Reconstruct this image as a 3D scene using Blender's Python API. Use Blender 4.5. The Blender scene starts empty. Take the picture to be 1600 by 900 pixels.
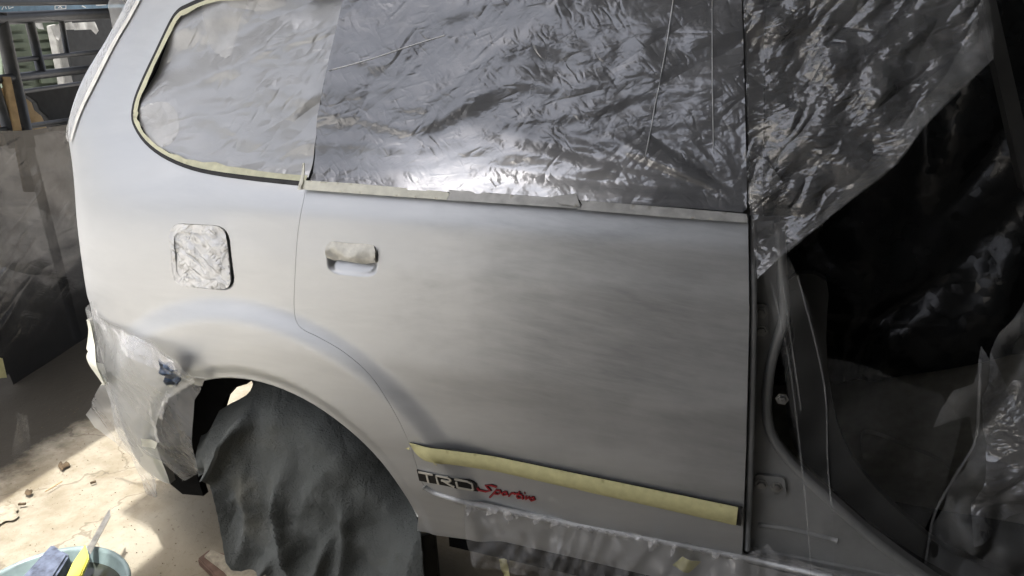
import bpy, math, random
import numpy as np
from mathutils import Vector, Matrix
from mathutils.geometry import delaunay_2d_cdt

# ------------------------------------------------------------------ camera, sky, sun, exposure
scene = bpy.context.scene
CAM = np.array([0.0, -1.1437, 1.40])
ROT = np.array([[0.94257783, -0.09952513, 0.31881309],
                [0.33329799, 0.34156645, -0.87877461],
                [-0.0214357, 0.93457322, 0.35512449]])      # columns: right, up, back
FPX = 1150.0                                                # focal length in photo pixels (1600 wide)
cam_data = bpy.data.cameras.new('camera'); cam = bpy.data.objects.new('camera', cam_data)
scene.collection.objects.link(cam)
m = Matrix([list(ROT[i]) + [CAM[i]] for i in range(3)] + [[0, 0, 0, 1]])
cam.matrix_world = m
cam_data.sensor_width = 36.0; cam_data.lens = FPX / 1600 * 36
cam_data.clip_start = 0.02; cam_data.clip_end = 500
scene.camera = cam

SUN_FROM = Vector((0.06, -0.16, 1.0)).normalized()         # direction towards the sun
elev = math.asin(SUN_FROM.z); azim = math.atan2(SUN_FROM.x, SUN_FROM.y)
world = bpy.data.worlds.new('World'); scene.world = world; world.use_nodes = True
wn = world.node_tree.nodes; wl = world.node_tree.links
sky = wn.new('ShaderNodeTexSky'); sky.sky_type = 'NISHITA'; sky.sun_disc = False
sky.sun_elevation = elev; sky.sun_rotation = azim; sky.dust_density = 8.0; sky.air_density = 0.5; sky.ozone_density = 0.4
bg = wn['Background']; bg.inputs['Strength'].default_value = 0.15
hs = wn.new('ShaderNodeHueSaturation'); hs.inputs['Saturation'].default_value = 0.5     # hazy, whitish sky
wl.new(sky.outputs[0], hs.inputs['Color']); wl.new(hs.outputs[0], bg.inputs[0])
sun_d = bpy.data.lights.new('sun', 'SUN'); sun_d.energy = 2.0; sun_d.angle = math.radians(0.6)
sun_d.color = (1.0, 0.975, 0.94)
sun = bpy.data.objects.new('sun', sun_d); scene.collection.objects.link(sun)
sun.rotation_euler = SUN_FROM.to_track_quat('Z', 'Y').to_euler()
sun.location = (0, 0, 6)
vs = scene.view_settings
vs.view_transform = 'Standard'; vs.look = 'None'; vs.gamma = 1.0; vs.use_curve_mapping = False
vs.exposure = 1.95
scene.cycles.max_bounces = 10; scene.cycles.transparent_max_bounces = 16
scene.cycles.use_denoising = True

random.seed(7); rng = np.random.default_rng(11)
COL = scene.collection

# ------------------------------------------------------------------ noise helpers
PERM = np.concatenate([rng.permutation(256)] * 3)
GR = np.stack([np.cos(np.linspace(0, 2 * np.pi, 17)[:16]), np.sin(np.linspace(0, 2 * np.pi, 17)[:16])], 1)
def perlin(x, y, seed=0):
    x = np.asarray(x, float) + seed * 17.31; y = np.asarray(y, float) + seed * 9.77
    xi = np.floor(x).astype(int); yi = np.floor(y).astype(int); xf = x - xi; yf = y - yi
    u = xf ** 3 * (xf * (xf * 6 - 15) + 10); v = yf ** 3 * (yf * (yf * 6 - 15) + 10)
    def g(ix, iy, fx, fy):
        k = PERM[PERM[ix & 255] + (iy & 255)] & 15
        return GR[k, 0] * fx + GR[k, 1] * fy
    a = g(xi, yi, xf, yf); b = g(xi + 1, yi, xf - 1, yf)
    c = g(xi, yi + 1, xf, yf - 1); d = g(xi + 1, yi + 1, xf - 1, yf - 1)
    return ((a + (b - a) * u) * (1 - v) + (c + (d - c) * u) * v) * 1.4
def fbm(x, y, o=3, seed=0):
    s = 0; a = 1.0
    for k in range(o):
        s = s + a * perlin(x * 2 ** k, y * 2 ** k, seed + k); a *= .5
    return s
def rotd(x, y, deg):
    a = math.radians(deg); return x * math.cos(a) + y * math.sin(a), -x * math.sin(a) + y * math.cos(a)
def folds(x, y, deg, fl, fw, seed=0):
    """ridged folds running along direction deg, fw = folds per metre across, fl = per metre along"""
    u, v = rotd(x, y, deg)
    w = perlin(x * 4, y * 4, seed + 5) * .35
    n = perlin(u * fl, v * fw + w * fw * .15, seed)
    return 1 - 2 * np.abs(n)
def crumple(x, y, f, seed=0, n=7):
    """straight-creased crumple: triangle waves in random directions with a slight warp"""
    r = np.random.default_rng(100 + seed)
    wx = x + .25 / f * perlin(x * f * .5, y * f * .5, seed); wy = y + .25 / f * perlin(x * f * .5, y * f * .5, seed + 3)
    s = 0
    for k in range(n):
        a = r.uniform(0, 2 * np.pi); q = f * r.uniform(.5, 1.3); p = (wx * np.cos(a) + wy * np.sin(a)) * q + r.uniform(0, 1)
        t = np.abs((p % 1) - .5) * 2
        mask = np.clip(.5 + perlin(x * f * .4, y * f * .4, seed + 20 + k) * 1.6, 0, 1)
        s = s + (t - .5) * mask / q
    return s
def sstep(a, b, x):
    t = np.clip((x - a) / (b - a), 0, 1); return t * t * (3 - 2 * t)

# ------------------------------------------------------------------ the shape of the car's side: depth Y over (x, z)
WX, WZ = -1.02, 0.30                                        # rear wheel centre
ARCH = 0.368
_z = np.linspace(0, 2, 2001)
_p = np.interp(_z, [0, .25, .34, .45, .60, .76, .95, 1.04, 1.085, 1.112, 1.125, 1.8],
               [.11, .08, .05, .026, .008, 0, .004, .012, .030, .056, .062, .235])
def _blur(p, sg):
    k = np.exp(-.5 * (np.arange(-400, 401) / (sg * 1000)) ** 2); k /= k.sum()
    return np.convolve(np.pad(p, 400, mode='reflect', reflect_type='odd'), k, 'valid')
_sharp = _blur(_p, .011); _soft = _blur(_p, .055)
_x0 = _blur(np.interp(_z, [0, .7, 1.02, 1.09, 1.15, 1.21, 1.28, 1.335, 1.38, 1.436, 2.0], [-1.28, -1.21, -1.175, -1.19, -1.225, -1.205, -1.165, -1.11, -1.075, -1.035, -.62]), .03)
def x0_of(z): return np.interp(z, _z, _x0)
def side(x, z, flare=True):
    x = np.asarray(x, float); z = np.asarray(z, float)
    a = np.interp(z, _z, _sharp); b = np.interp(z, _z, _soft)
    k = sstep(-.92, -1.15, x); y = a * (1 - k) + b * k
    t = np.maximum(x0_of(z) - x, 0); y = y + 2.0 * t ** 3
    if flare:
        r = np.hypot(x - WX, z - WZ)
        y = y - .018 * sstep(.555, .495, r) * sstep(.08, .25, z + 0 * x) + .006 * sstep(.40, .372, r)
    return y

class Frame:
    """a plane (u, v) with depth n, used to lay out sheets where they stand"""
    def __init__(s, o, u, v, n): s.o, s.u, s.v, s.n = [np.array(q, float) for q in (o, u, v, n)]
    def world(s, u, v, d): return s.o + np.outer(u, s.u) + np.outer(v, s.v) + np.outer(d, s.n)
SIDE = Frame((0, 0, 0), (1, 0, 0), (0, 0, 1), (0, 1, 0))
def ray(px, py): return ROT @ np.array([px - 800, 450 - py, -FPX])
def at(px, py, Y): r = ray(px, py); return CAM + r * (Y - CAM[1]) / r[1]
def atz(px, py, z): r = ray(px, py); return CAM + r * (z - CAM[2]) / r[2]
def hit(px, py, f=None, frame=SIDE, far=.30):
    """where the sight line through a photo pixel meets the depth field f over the frame -> (u, v)"""
    if f is None: f = side
    r = ray(px, py); o = CAM - frame.o
    def loc(t):
        p = o[None, :] + t[:, None] * r[None, :]; return p @ frame.u, p @ frame.v, p @ frame.n
    t0 = (-.35 - o @ frame.n) / (r @ frame.n); t1 = (far - o @ frame.n) / (r @ frame.n)
    t = np.linspace(t0, t1, 900); u, v, d = loc(t)
    g = d - f(u, v); k = np.argmax(g >= 0)
    if g[k] < 0: return float(u[-1]), float(v[-1])
    if k == 0: return float(u[0]), float(v[0])
    w = g[k - 1] / (g[k - 1] - g[k]); return float(u[k - 1] + w * (u[k] - u[k - 1])), float(v[k - 1] + w * (v[k] - v[k - 1]))
def smooth_poly(pts, n=5, closed=True):
    P = [np.array(p, float) for p in pts]; out = []; N = len(P)
    for i in range(N if closed else N - 1):
        a, b, c, d = (P[(i - 1) % N] if closed or i > 0 else P[0], P[i], P[(i + 1) % N], P[(i + 2) % N] if closed or i + 2 < N else P[-1])
        for k in range(n):
            t = k / n
            out.append(.5 * ((2 * b) + (c - a) * t + (2 * a - 5 * b + 4 * c - d) * t * t + (3 * b - a - 3 * c + d) * t ** 3))
    if not closed: out.append(P[-1])
    return [tuple(p) for p in out]
def outl(pts, f=None, frame=SIDE, far=.30): return [hit(x, y, f, frame, far) for x, y in pts]

# ------------------------------------------------------------------ materials
MATS = {}
class NT:
    def __init__(s, name):
        s.m = bpy.data.materials.new(name); s.m.use_nodes = True; s.t = s.m.node_tree; s.n = s.t.nodes; s.l = s.t.links
        s.b = s.n['Principled BSDF']; s.out = s.n['Material Output']
        g = s.n.new('ShaderNodeNewGeometry'); s.pos = g.outputs['Position']; s.geo = g
        MATS[name] = s.m
    def node(s, typ, **kw):
        n = s.n.new(typ)
        for k, v in kw.items():
            if k in n.inputs.keys(): n.inputs[k].default_value = v
            else: setattr(n, k, v)
        return n
    def mapping(s, scale=(1, 1, 1), rot=(0, 0, 0), src=None):
        src = src or s.pos
        if any(rot):                                        # turn first, then stretch along the turned axes
            mr_ = s.node('ShaderNodeMapping'); mr_.inputs['Rotation'].default_value = rot; s.l.new(src, mr_.inputs['Vector']); src = mr_.outputs[0]
        mp = s.node('ShaderNodeMapping'); mp.inputs['Scale'].default_value = scale
        s.l.new(src, mp.inputs['Vector']); return mp.outputs[0]
    def noise(s, scale, detail=4, rough=.55, vec=None, dist=0.0):
        n = s.node('ShaderNodeTexNoise'); n.inputs['Scale'].default_value = scale; n.inputs['Detail'].default_value = detail
        n.inputs['Roughness'].default_value = rough; n.inputs['Distortion'].default_value = dist
        s.l.new(vec or s.pos, n.inputs['Vector']); return n
    def ramp(s, src, stops):
        r = s.node('ShaderNodeValToRGB'); e = r.color_ramp.elements
        while len(e) < len(stops): e.new(.5)
        for q, (p, c) in zip(e, stops): q.position = p; q.color = (c + (1,)) if isinstance(c, tuple) else (c, c, c, 1)
        s.l.new(src, r.inputs[0]); return r.outputs[0]
    def mix(s, fac, a, b, blend='MIX'):
        n = s.node('ShaderNodeMix', data_type='RGBA', blend_type=blend)
        for sock, v in ((n.inputs[0], fac), (n.inputs[6], a), (n.inputs[7], b)):
            if hasattr(v, 'is_output'): s.l.new(v, sock)
            else: sock.default_value = v if not isinstance(v, tuple) else v + (1,)
        return n.outputs[2]
    def math(s, op, a, b=None):
        n = s.node('ShaderNodeMath', operation=op)
        for sock, v in zip(n.inputs, (a, b)):
            if v is None: continue
            if hasattr(v, 'is_output'): s.l.new(v, sock)
            else: sock.default_value = v
        return n.outputs[0]
    def set(s, **kw):
        for k, v in kw.items():
            k = k.replace('_', ' ').title() if k not in s.b.inputs.keys() else k
            k = {'Ior': 'IOR', 'Specular': 'Specular IOR Level', 'Coat': 'Coat Weight'}.get(k, k)
            if hasattr(v, 'is_output'): s.l.new(v, s.b.inputs[k])
            else: s.b.inputs[k].default_value = v + (1,) if isinstance(v, tuple) and len(v) == 3 else v
        return s
    def bump(s, h, strength=.3, dist=.01, normal=None):
        n = s.node('ShaderNodeBump'); n.inputs['Strength'].default_value = strength; n.inputs['Distance'].default_value = dist
        s.l.new(h, n.inputs['Height'])
        if normal is not None: s.l.new(normal, n.inputs['Normal'])
        s.l.new(n.outputs[0], s.b.inputs['Normal']); return n.outputs[0]
    def creases(s, layers, normal=None):
        """thin sharp creases: folded noise in stretched directions, broken up by a mask"""
        tot = None
        for scale, sc3, rot, amp in layers:
            n = s.noise(scale, 1.5, .5, s.mapping(sc3, rot))
            h = s.math('ABSOLUTE', s.math('SUBTRACT', n.outputs[0], .5))
            h = s.math('MINIMUM', h, .10)
            mk_ = s.noise(scale * .45, 2, .5, s.mapping((1, 1, 1), (.4, rot[1] + 1, .2)))
            h = s.math('MULTIPLY', h, s.ramp(mk_.outputs[0], [(.44, .05), (.64, 1.)]))
            h = s.math('MULTIPLY', h, amp / scale)
            tot = h if tot is None else s.math('ADD', tot, h)
        return s.bump(tot, 1.0, 1.0, normal)
    def facets(s, layers, warp=.012, warpscale=30):
        """crumpled film: random facet tilt per warped Voronoi cell, added to the normal"""
        nz = s.noise(warpscale, 2)
        w = s.node('ShaderNodeVectorMath', operation='MULTIPLY_ADD'); s.l.new(nz.outputs['Color'], w.inputs[0])
        w.inputs[1].default_value = (warp, warp, warp); s.l.new(s.pos, w.inputs[2])
        cur = s.geo.outputs['Normal']
        for scale, k, sc3, rot in layers:
            mp = s.mapping(sc3, rot, w.outputs[0])
            v = s.node('ShaderNodeTexVoronoi'); v.inputs['Scale'].default_value = scale; s.l.new(mp, v.inputs['Vector'])
            a = s.node('ShaderNodeVectorMath', operation='SUBTRACT'); s.l.new(v.outputs['Color'], a.inputs[0]); a.inputs[1].default_value = (.5, .5, .5)
            b = s.node('ShaderNodeVectorMath', operation='MULTIPLY_ADD'); s.l.new(a.outputs[0], b.inputs[0]); b.inputs[1].default_value = (k, k, k)
            s.l.new(cur, b.inputs[2]); cur = b.outputs[0]
        nn = s.node('ShaderNodeVectorMath', operation='NORMALIZE'); s.l.new(cur, nn.inputs[0])
        s.l.new(nn.outputs[0], s.b.inputs['Normal']); return nn.outputs[0]

def plain(name, col, rough=.6, metal=0.0, var=.25, scale=30, spec=.5, bump=0.15):
    t = NT(name); n = t.noise(scale, 5)
    lo = tuple(c * (1 - var) for c in col); hi = tuple(min(1, c * (1 + var)) for c in col)
    t.set(base_color=t.ramp(n.outputs[0], [(.3, lo), (.7, hi)]), roughness=rough, metallic=metal, specular=spec)
    if bump: t.bump(n.outputs[0], bump, .004)
    return t.m

# silver base coat, wet-sanded: streaky sanding haze over the metal flake
t = NT('sanded_silver_paint')
st1 = t.noise(1.0, 5, .6, t.mapping((2.2, 2, 11), (0, math.radians(6), 0)), .4)
st2 = t.noise(1.0, 6, .7, t.mapping((9, 9, 60), (0, math.radians(-5), 0)), .3)
blot = t.noise(2.4, 3, .5)
c = t.ramp(st1.outputs[0], [(.32, (.46, .474, .482)), (.62, (.57, .584, .588))])
c = t.mix(t.ramp(st2.outputs[0], [(.45, 0.), (.75, .22)]), c, (.63, .635, .635))
c = t.mix(t.ramp(blot.outputs[0], [(.42, 0.), (.60, .65)]), c, (.495, .510, .520))
t.set(base_color=c, metallic=.80, roughness=t.math('ADD', t.math('MULTIPLY', st1.outputs[0], .22), .38))
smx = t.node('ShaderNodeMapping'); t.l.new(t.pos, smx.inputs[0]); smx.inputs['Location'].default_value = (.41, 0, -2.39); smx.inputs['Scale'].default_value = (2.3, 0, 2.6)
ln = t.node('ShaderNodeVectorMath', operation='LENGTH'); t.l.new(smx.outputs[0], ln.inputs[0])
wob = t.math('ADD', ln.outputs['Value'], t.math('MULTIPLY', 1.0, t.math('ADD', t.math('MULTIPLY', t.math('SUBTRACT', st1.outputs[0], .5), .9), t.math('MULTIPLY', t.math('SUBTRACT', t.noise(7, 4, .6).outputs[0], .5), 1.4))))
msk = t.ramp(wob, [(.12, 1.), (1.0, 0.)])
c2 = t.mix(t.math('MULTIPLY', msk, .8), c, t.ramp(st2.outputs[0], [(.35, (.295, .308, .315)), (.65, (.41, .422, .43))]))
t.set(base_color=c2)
gr = t.noise(900, 2); t.bump(gr.outputs[0], .05, .001)
# silver under-panels, plain
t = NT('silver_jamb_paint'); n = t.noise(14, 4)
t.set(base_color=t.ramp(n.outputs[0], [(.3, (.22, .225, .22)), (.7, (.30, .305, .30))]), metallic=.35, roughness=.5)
# films
def film(name, col, alpha, rough, metal, layers, var=.2, warp=.012, ws=30, spec=.6, ascale=9, fine=.0, cre=None, trans=0, avar=.02):
    t = NT(name); n = t.noise(ascale, 4, .6)
    lo = tuple(c * (1 - var) for c in col); hi = tuple(min(1, c * (1 + var)) for c in col)
    t.set(base_color=t.ramp(n.outputs[0], [(.3, lo), (.7, hi)]), metallic=metal, roughness=rough, specular=spec)
    a = t.ramp(n.outputs[0], [(.25, max(0, alpha - avar)), (.75, min(1, alpha + avar))]); t.l.new(a, t.b.inputs['Alpha'])
    nn = t.facets(layers, warp, ws)
    if fine:
        f2 = t.noise(160, 3, .6); nn = t.bump(f2.outputs[0], fine, .002, nn)
    if cre: t.creases(cre, nn)
    if trans:
        tr_ = t.node('ShaderNodeBsdfTranslucent'); tr_.inputs[0].default_value = (.8, .8, .77, 1)
        tp_ = t.node('ShaderNodeBsdfTransparent'); m1 = t.node('ShaderNodeMixShader'); m1.inputs[0].default_value = .5
        t.l.new(tp_.outputs[0], m1.inputs[1]); t.l.new(tr_.outputs[0], m1.inputs[2])
        m2 = t.node('ShaderNodeMixShader'); m2.inputs[0].default_value = trans
        t.l.new(t.b.outputs[0], m2.inputs[1]); t.l.new(m1.outputs[0], m2.inputs[2]); t.l.new(m2.outputs[0], t.out.inputs[0])
    return t.m
R_ = math.radians
CQ = [(8, (.12, 1, 1), (0, R_(24), 0), .50), (26, (.22, 1, 1), (0, R_(6), 0), .34), (32, (.30, 1, 1), (0, R_(48), 0), .36), (90, (.5, 1, 1), (0, R_(-20), 0), .18)]
CD = [(7, (.12, 1, 1), (0, R_(40), 0), .30), (26, (.18, 1, 1), (0, R_(50), 0), .24), (44, (.28, 1, 1), (0, R_(15), 0), .26), (50, (.35, 1, 1), (0, R_(-50), 0), .24), (110, (.5, 1, 1), (0, R_(30), 0), .18)]
film('quarter_film', (.46, .475, .49), .95, .28, .20, [(70, .03, (.4, 1, 1), (0, R_(20), 0))], var=.05, warp=.004, ws=50, cre=CQ, trans=.12, spec=.8)
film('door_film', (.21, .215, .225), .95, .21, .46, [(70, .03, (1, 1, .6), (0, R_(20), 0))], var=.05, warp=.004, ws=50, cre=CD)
# sky glare on the lower middle of the door film, painted in as pale silver
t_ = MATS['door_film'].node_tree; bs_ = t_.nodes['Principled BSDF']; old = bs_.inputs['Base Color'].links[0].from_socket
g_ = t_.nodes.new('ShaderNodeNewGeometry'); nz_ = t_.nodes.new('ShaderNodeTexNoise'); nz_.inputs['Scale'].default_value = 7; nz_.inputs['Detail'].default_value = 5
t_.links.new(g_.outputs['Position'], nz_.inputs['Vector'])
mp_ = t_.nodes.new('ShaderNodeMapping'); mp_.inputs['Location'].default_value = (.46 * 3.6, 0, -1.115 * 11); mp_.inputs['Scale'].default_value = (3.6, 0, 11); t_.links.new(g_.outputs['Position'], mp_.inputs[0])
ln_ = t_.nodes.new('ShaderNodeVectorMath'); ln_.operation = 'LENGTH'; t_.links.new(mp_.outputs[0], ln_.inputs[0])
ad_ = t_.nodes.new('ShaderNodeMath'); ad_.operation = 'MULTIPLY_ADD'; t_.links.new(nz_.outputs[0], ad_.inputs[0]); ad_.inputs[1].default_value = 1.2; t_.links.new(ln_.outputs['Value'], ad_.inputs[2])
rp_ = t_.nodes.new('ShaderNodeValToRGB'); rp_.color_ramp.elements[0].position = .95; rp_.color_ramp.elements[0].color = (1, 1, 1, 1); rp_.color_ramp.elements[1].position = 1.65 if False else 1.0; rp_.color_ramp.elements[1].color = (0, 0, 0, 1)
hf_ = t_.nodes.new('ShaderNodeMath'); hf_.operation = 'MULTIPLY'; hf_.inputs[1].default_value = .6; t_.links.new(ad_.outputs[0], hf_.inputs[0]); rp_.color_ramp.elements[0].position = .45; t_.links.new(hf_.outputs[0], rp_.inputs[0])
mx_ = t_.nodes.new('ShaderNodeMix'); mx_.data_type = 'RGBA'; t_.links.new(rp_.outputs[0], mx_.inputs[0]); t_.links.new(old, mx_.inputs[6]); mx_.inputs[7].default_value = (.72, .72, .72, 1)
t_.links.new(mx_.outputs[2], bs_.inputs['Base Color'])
film('patch_film', (.70, .71, .71), .55, .35, .05, [(30, .12, (1, 1, .6), (0, R_(30), 0))], cre=CQ)
film('crease_film', (.62, .63, .63), 1.0, .35, .3, [(60, .05, (1, 1, 1), (0, 0, 0))])
film('filler_film', (.76, .77, .76), .96, .22, .10, [(22, .20, (.5, 1, 1), (0, R_(-40), 0)), (60, .22, (.6, 1, 1), (0, R_(-35), 0))], warp=.003, ws=60, cre=[(40, (.3, 1, 1), (0, R_(-40), 0), 1.2), (80, (.4, 1, 1), (0, R_(40), 0), 1.0)])
film('foil_film', (.34, .345, .35), .46, .14, .45, [(16, .10, (.4, 1, 1), (0, R_(50), 0)), (60, .22, (.35, 1, 1), (0, R_(38), 0))], var=.06, warp=.002, ws=60, cre=[(12, (.25, 1, 1), (0, R_(46), 0), .9), (26, (.3, 1, 1), (0, R_(60), 0), 1.1), (40, (.35, 1, 1), (0, R_(10), 0), 1.0), (80, (.4, 1, 1), (0, R_(30), 0), .9)])
film('clear_film', (.62, .63, .62), .12, .13, .0, [(16, .25, (1, 1, .4), (0, 0, 0)), (50, .30, (1, 1, .6), (0, R_(30), 0))], spec=.9, warp=.003)
film('sheer_film', (.60, .61, .60), .04, .12, .0, [(10, .15, (1.4, 1, .2), (0, 0, 0)), (40, .15, (1, 1, .3), (0, 0, 0))], spec=.8, warp=.003)
film('milky_film', (.76, .765, .75), .27, .14, .0, [(9, .18, (.3, 1, 1), (0, R_(-62), 0)), (40, .10, (.35, 1, 1), (0, R_(-70), 0))], spec=.9, warp=.003, trans=.3, cre=[(16, (.18, 1, 1), (0, R_(-66), 0), .7), (40, (.25, 1, 1), (0, R_(-58), 0), .6), (30, (.3, 1, 1), (0, R_(35), 0), .4)])
film('shiny_film', (.80, .81, .82), .38, .10, .12, [(14, .25, (.3, 1, 1), (0, R_(-35), 0)), (40, .25, (.3, 1, 1), (0, R_(-40), 0))], spec=1.0, warp=.003)
film('sill_film', (.66, .67, .68), .24, .12, .15, [(30, .40, (1.6, 1, .30), (0, R_(10), 0)), (80, .45, (1.2, 1, .5), (0, R_(30), 0))], spec=.9, warp=.003)
film('dark_film', (.022, .023, .024), .97, .20, .0, [(7, .06, (1, .4, 1), (R_(25), 0, 0))], spec=.55, var=.1, warp=.004, cre=[(5, (1, .15, 1), (R_(35), 0, 0), .22), (14, (1, .2, 1), (R_(-25), 0, 0), .16), (40, (1, .25, 1), (R_(30), 0, 0), .12)])
film('black_film', (.010, .011, .011), 1.0, .25, .0, [(16, .18, (1, 1, .7), (0, R_(30), 0)), (60, .18, (1, 1, 1), (0, 0, 0))], spec=.35, warp=.003)
plain('masking_tape', (.55, .52, .27), .75, 0, .10, 60, .3)
plain('window_tape', (.60, .60, .44), .7, 0, .12, 60, .3)
plain('pale_tape', (.75, .745, .64), .75, 0, .10, 60, .3)
plain('handle_wrap', (.66, .65, .58), .45, .1, .12, 90, .5, .3)
plain('grey_white_tape', (.62, .62, .58), .6, .05, .15, 40, .4)
plain('grey_tape', (.42, .42, .40), .5, .35, .18, 50, .4)
plain('black_rubber', (.018, .018, .018), .55, 0, .3, 60, .4)
plain('dark_trim', (.022, .022, .020), .6, 0, .2, 20, .4)
plain('door_card', (.12, .115, .095), .7, 0, .2, 40, .3)
plain('underseal', (.006, .006, .006), .9, 0, .3, 30, .1)
plain('chrome', (.65, .65, .65), .2, 1.0, .05, 20)
plain('steel', (.35, .35, .34), .4, .9, .15, 40)
plain('emblem_black', (.012, .012, .012), .35, 0, .1, 20)
plain('emblem_silver', (.62, .60, .52), .35, .3, .08, 60)
plain('emblem_red', (.30, .015, .022), .4, 0, .15, 60)
t = NT('window_glass'); t.set(base_color=(.012, .014, .015), roughness=.05, specular=.6)
R2_ = math.radians
# cloth over the wheel: dark, dusty, gritty with dried paint crumbs
t = NT('gritty_cloth')
n1 = t.noise(5, 4, .55); n2 = t.noise(190, 3, .6); n3 = t.noise(520, 2, .6)
c = t.ramp(n1.outputs[0], [(.3, (.098, .106, .102)), (.6, (.120, .129, .124)), (.8, (.138, .136, .112))])
c = t.mix(t.ramp(n2.outputs[0], [(.60, 0.), (.75, .16)]), c, (.20, .205, .20))
t.set(base_color=c, roughness=.92, specular=.2)
h = t.math('ADD', t.ramp(n2.outputs[0], [(.48, 0.), (.70, 1.)]), t.math('MULTIPLY', n3.outputs[0], .35)); nb = t.bump(h, 1.0, .0014); t.creases([(9, (.25, 1, 1), (0, R2_(70), 0), .35), (18, (.3, 1, 1), (0, R2_(110), 0), .35), (26, (.35, 1, 1), (0, R2_(40), 0), .3)], nb)
# concrete
t = NT('dusty_concrete')
n1 = t.noise(1.6, 6, .62, None, .6); n2 = t.noise(9, 6, .65); n3 = t.noise(60, 5, .7); n4 = t.noise(240, 2, .6)
c = t.ramp(n1.outputs[0], [(.34, (.155, .128, .085)), (.5, (.225, .195, .142)), (.64, (.30, .272, .212))])
c = t.mix(t.ramp(n2.outputs[0], [(.42, 0.), (.68, .65)]), c, (.345, .318, .255))
c = t.mix(t.ramp(n3.outputs[0], [(.58, 0.), (.70, .6)]), c, (.14, .115, .08))
ck = t.node('ShaderNodeTexVoronoi', feature='DISTANCE_TO_EDGE'); ck.inputs['Scale'].default_value = 2.6; wv = t.noise(5, 4); wq_ = t.node('ShaderNodeVectorMath', operation='MULTIPLY_ADD'); t.l.new(wv.outputs['Color'], wq_.inputs[0]); wq_.inputs[1].default_value = (.25, .25, .25); t.l.new(t.pos, wq_.inputs[2]); t.l.new(wq_.outputs[0], ck.inputs['Vector'])
c = t.mix(t.ramp(ck.outputs['Distance'], [(.004, .5), (.012, 0.)]), c, (.09, .075, .055))
# deep shade along the fence, put into the floor colour
sx_ = t.node('ShaderNodeSeparateXYZ'); t.l.new(t.pos, sx_.inputs[0])
edge_ = t.math('ADD', sx_.outputs[0], t.math('MULTIPLY', t.math('SUBTRACT', n2.outputs[0], .5), .25))
mr = t.node('ShaderNodeMapRange'); t.l.new(edge_, mr.inputs[0]); mr.inputs[1].default_value = -2.22; mr.inputs[2].default_value = -2.36
mr2 = t.node('ShaderNodeMapRange'); t.l.new(sx_.outputs[1], mr2.inputs[0]); mr2.inputs[1].default_value = -.35; mr2.inputs[2].default_value = 0.0
c = t.mix(t.math('MULTIPLY', t.math('MULTIPLY', mr.outputs[0], mr2.outputs[0]), .97), c, (.030, .027, .021))
t.set(base_color=c, roughness=.93, specular=.25)
dx_ = t.math('ABSOLUTE', t.math('ADD', sx_.outputs[0], 1.9)); dy_ = t.math('ABSOLUTE', t.math('SUBTRACT', sx_.outputs[1], .5))
mr4 = t.node('ShaderNodeMapRange'); t.l.new(t.math('MAXIMUM', dx_, dy_), mr4.inputs[0]); mr4.inputs[1].default_value = 1.3; mr4.inputs[2].default_value = 1.9
c = t.mix(t.math('MULTIPLY', mr4.outputs[0], .8), c, (.37, .362, .345))
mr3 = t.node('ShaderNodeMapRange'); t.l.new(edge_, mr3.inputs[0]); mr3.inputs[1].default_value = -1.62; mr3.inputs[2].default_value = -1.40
c = t.mix(t.math('MULTIPLY', mr3.outputs[0], .6), c, (.15, .125, .085))  # brown dirt by the wheel, with the roof's shade deepened in the colour
t.set(base_color=c)
h = t.math('ADD', t.math('MULTIPLY', n2.outputs[0], .8), t.math('MULTIPLY', n3.outputs[0], .4)); t.bump(h, .5, .012)
plain('fence_paint', (.030, .034, .038), .45, 0, .35, 25, .5)
plain('roof_metal', (.16, .16, .155), .55, .3, .2, 3, .4)
plain('block_wall', (.145, .14, .132), .9, 0, .25, 5, .2)
plain('sunlit_plaster', (.44, .45, .45), .9, 0, .15, 4, .2)
plain('green_paint', (.13, .16, .115), .6, 0, .18, 9, .3)
plain('grey_wood', (.33, .33, .31), .8, 0, .2, 30, .2)
plain('brown_board', (.42, .30, .16), .85, 0, .2, 25, .2)
plain('kraft_paper', (.45, .34, .20), .85, 0, .15, 18, .2)
plain('white_paper', (.55, .55, .52), .8, 0, .2, 30, .2)
plain('charcoal_panel', (.035, .037, .038), .7, 0, .2, 20, .3)
plain('blue_paint', (.10, .16, .21), .6, 0, .25, 20, .3)
plain('basin_plastic', (.19, .25, .25), .35, 0, .25, 20, .5)
plain('grey_water', (.045, .05, .04), .08, 0, .2, 10, .5, 0)
plain('blue_grey_block', (.085, .10, .14), .55, 0, .6, 45, .4, .5)
plain('knife_yellow', (.62, .58, .10), .4, 0, .1, 30)
plain('knife_blade', (.42, .40, .35), .35, .9, .3, 60)
plain('twig_brown', (.09, .065, .04), .9, 0, .3, 60, .2)
plain('brick_red', (.13, .085, .065), .9, 0, .25, 30, .2)
plain('plaster_scrap', (.28, .25, .19), .9, 0, .25, 60, .2, .5)
plain('blue_rag', (.040, .070, .125), .45, 0, .7, 110, .6, .6)

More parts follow.
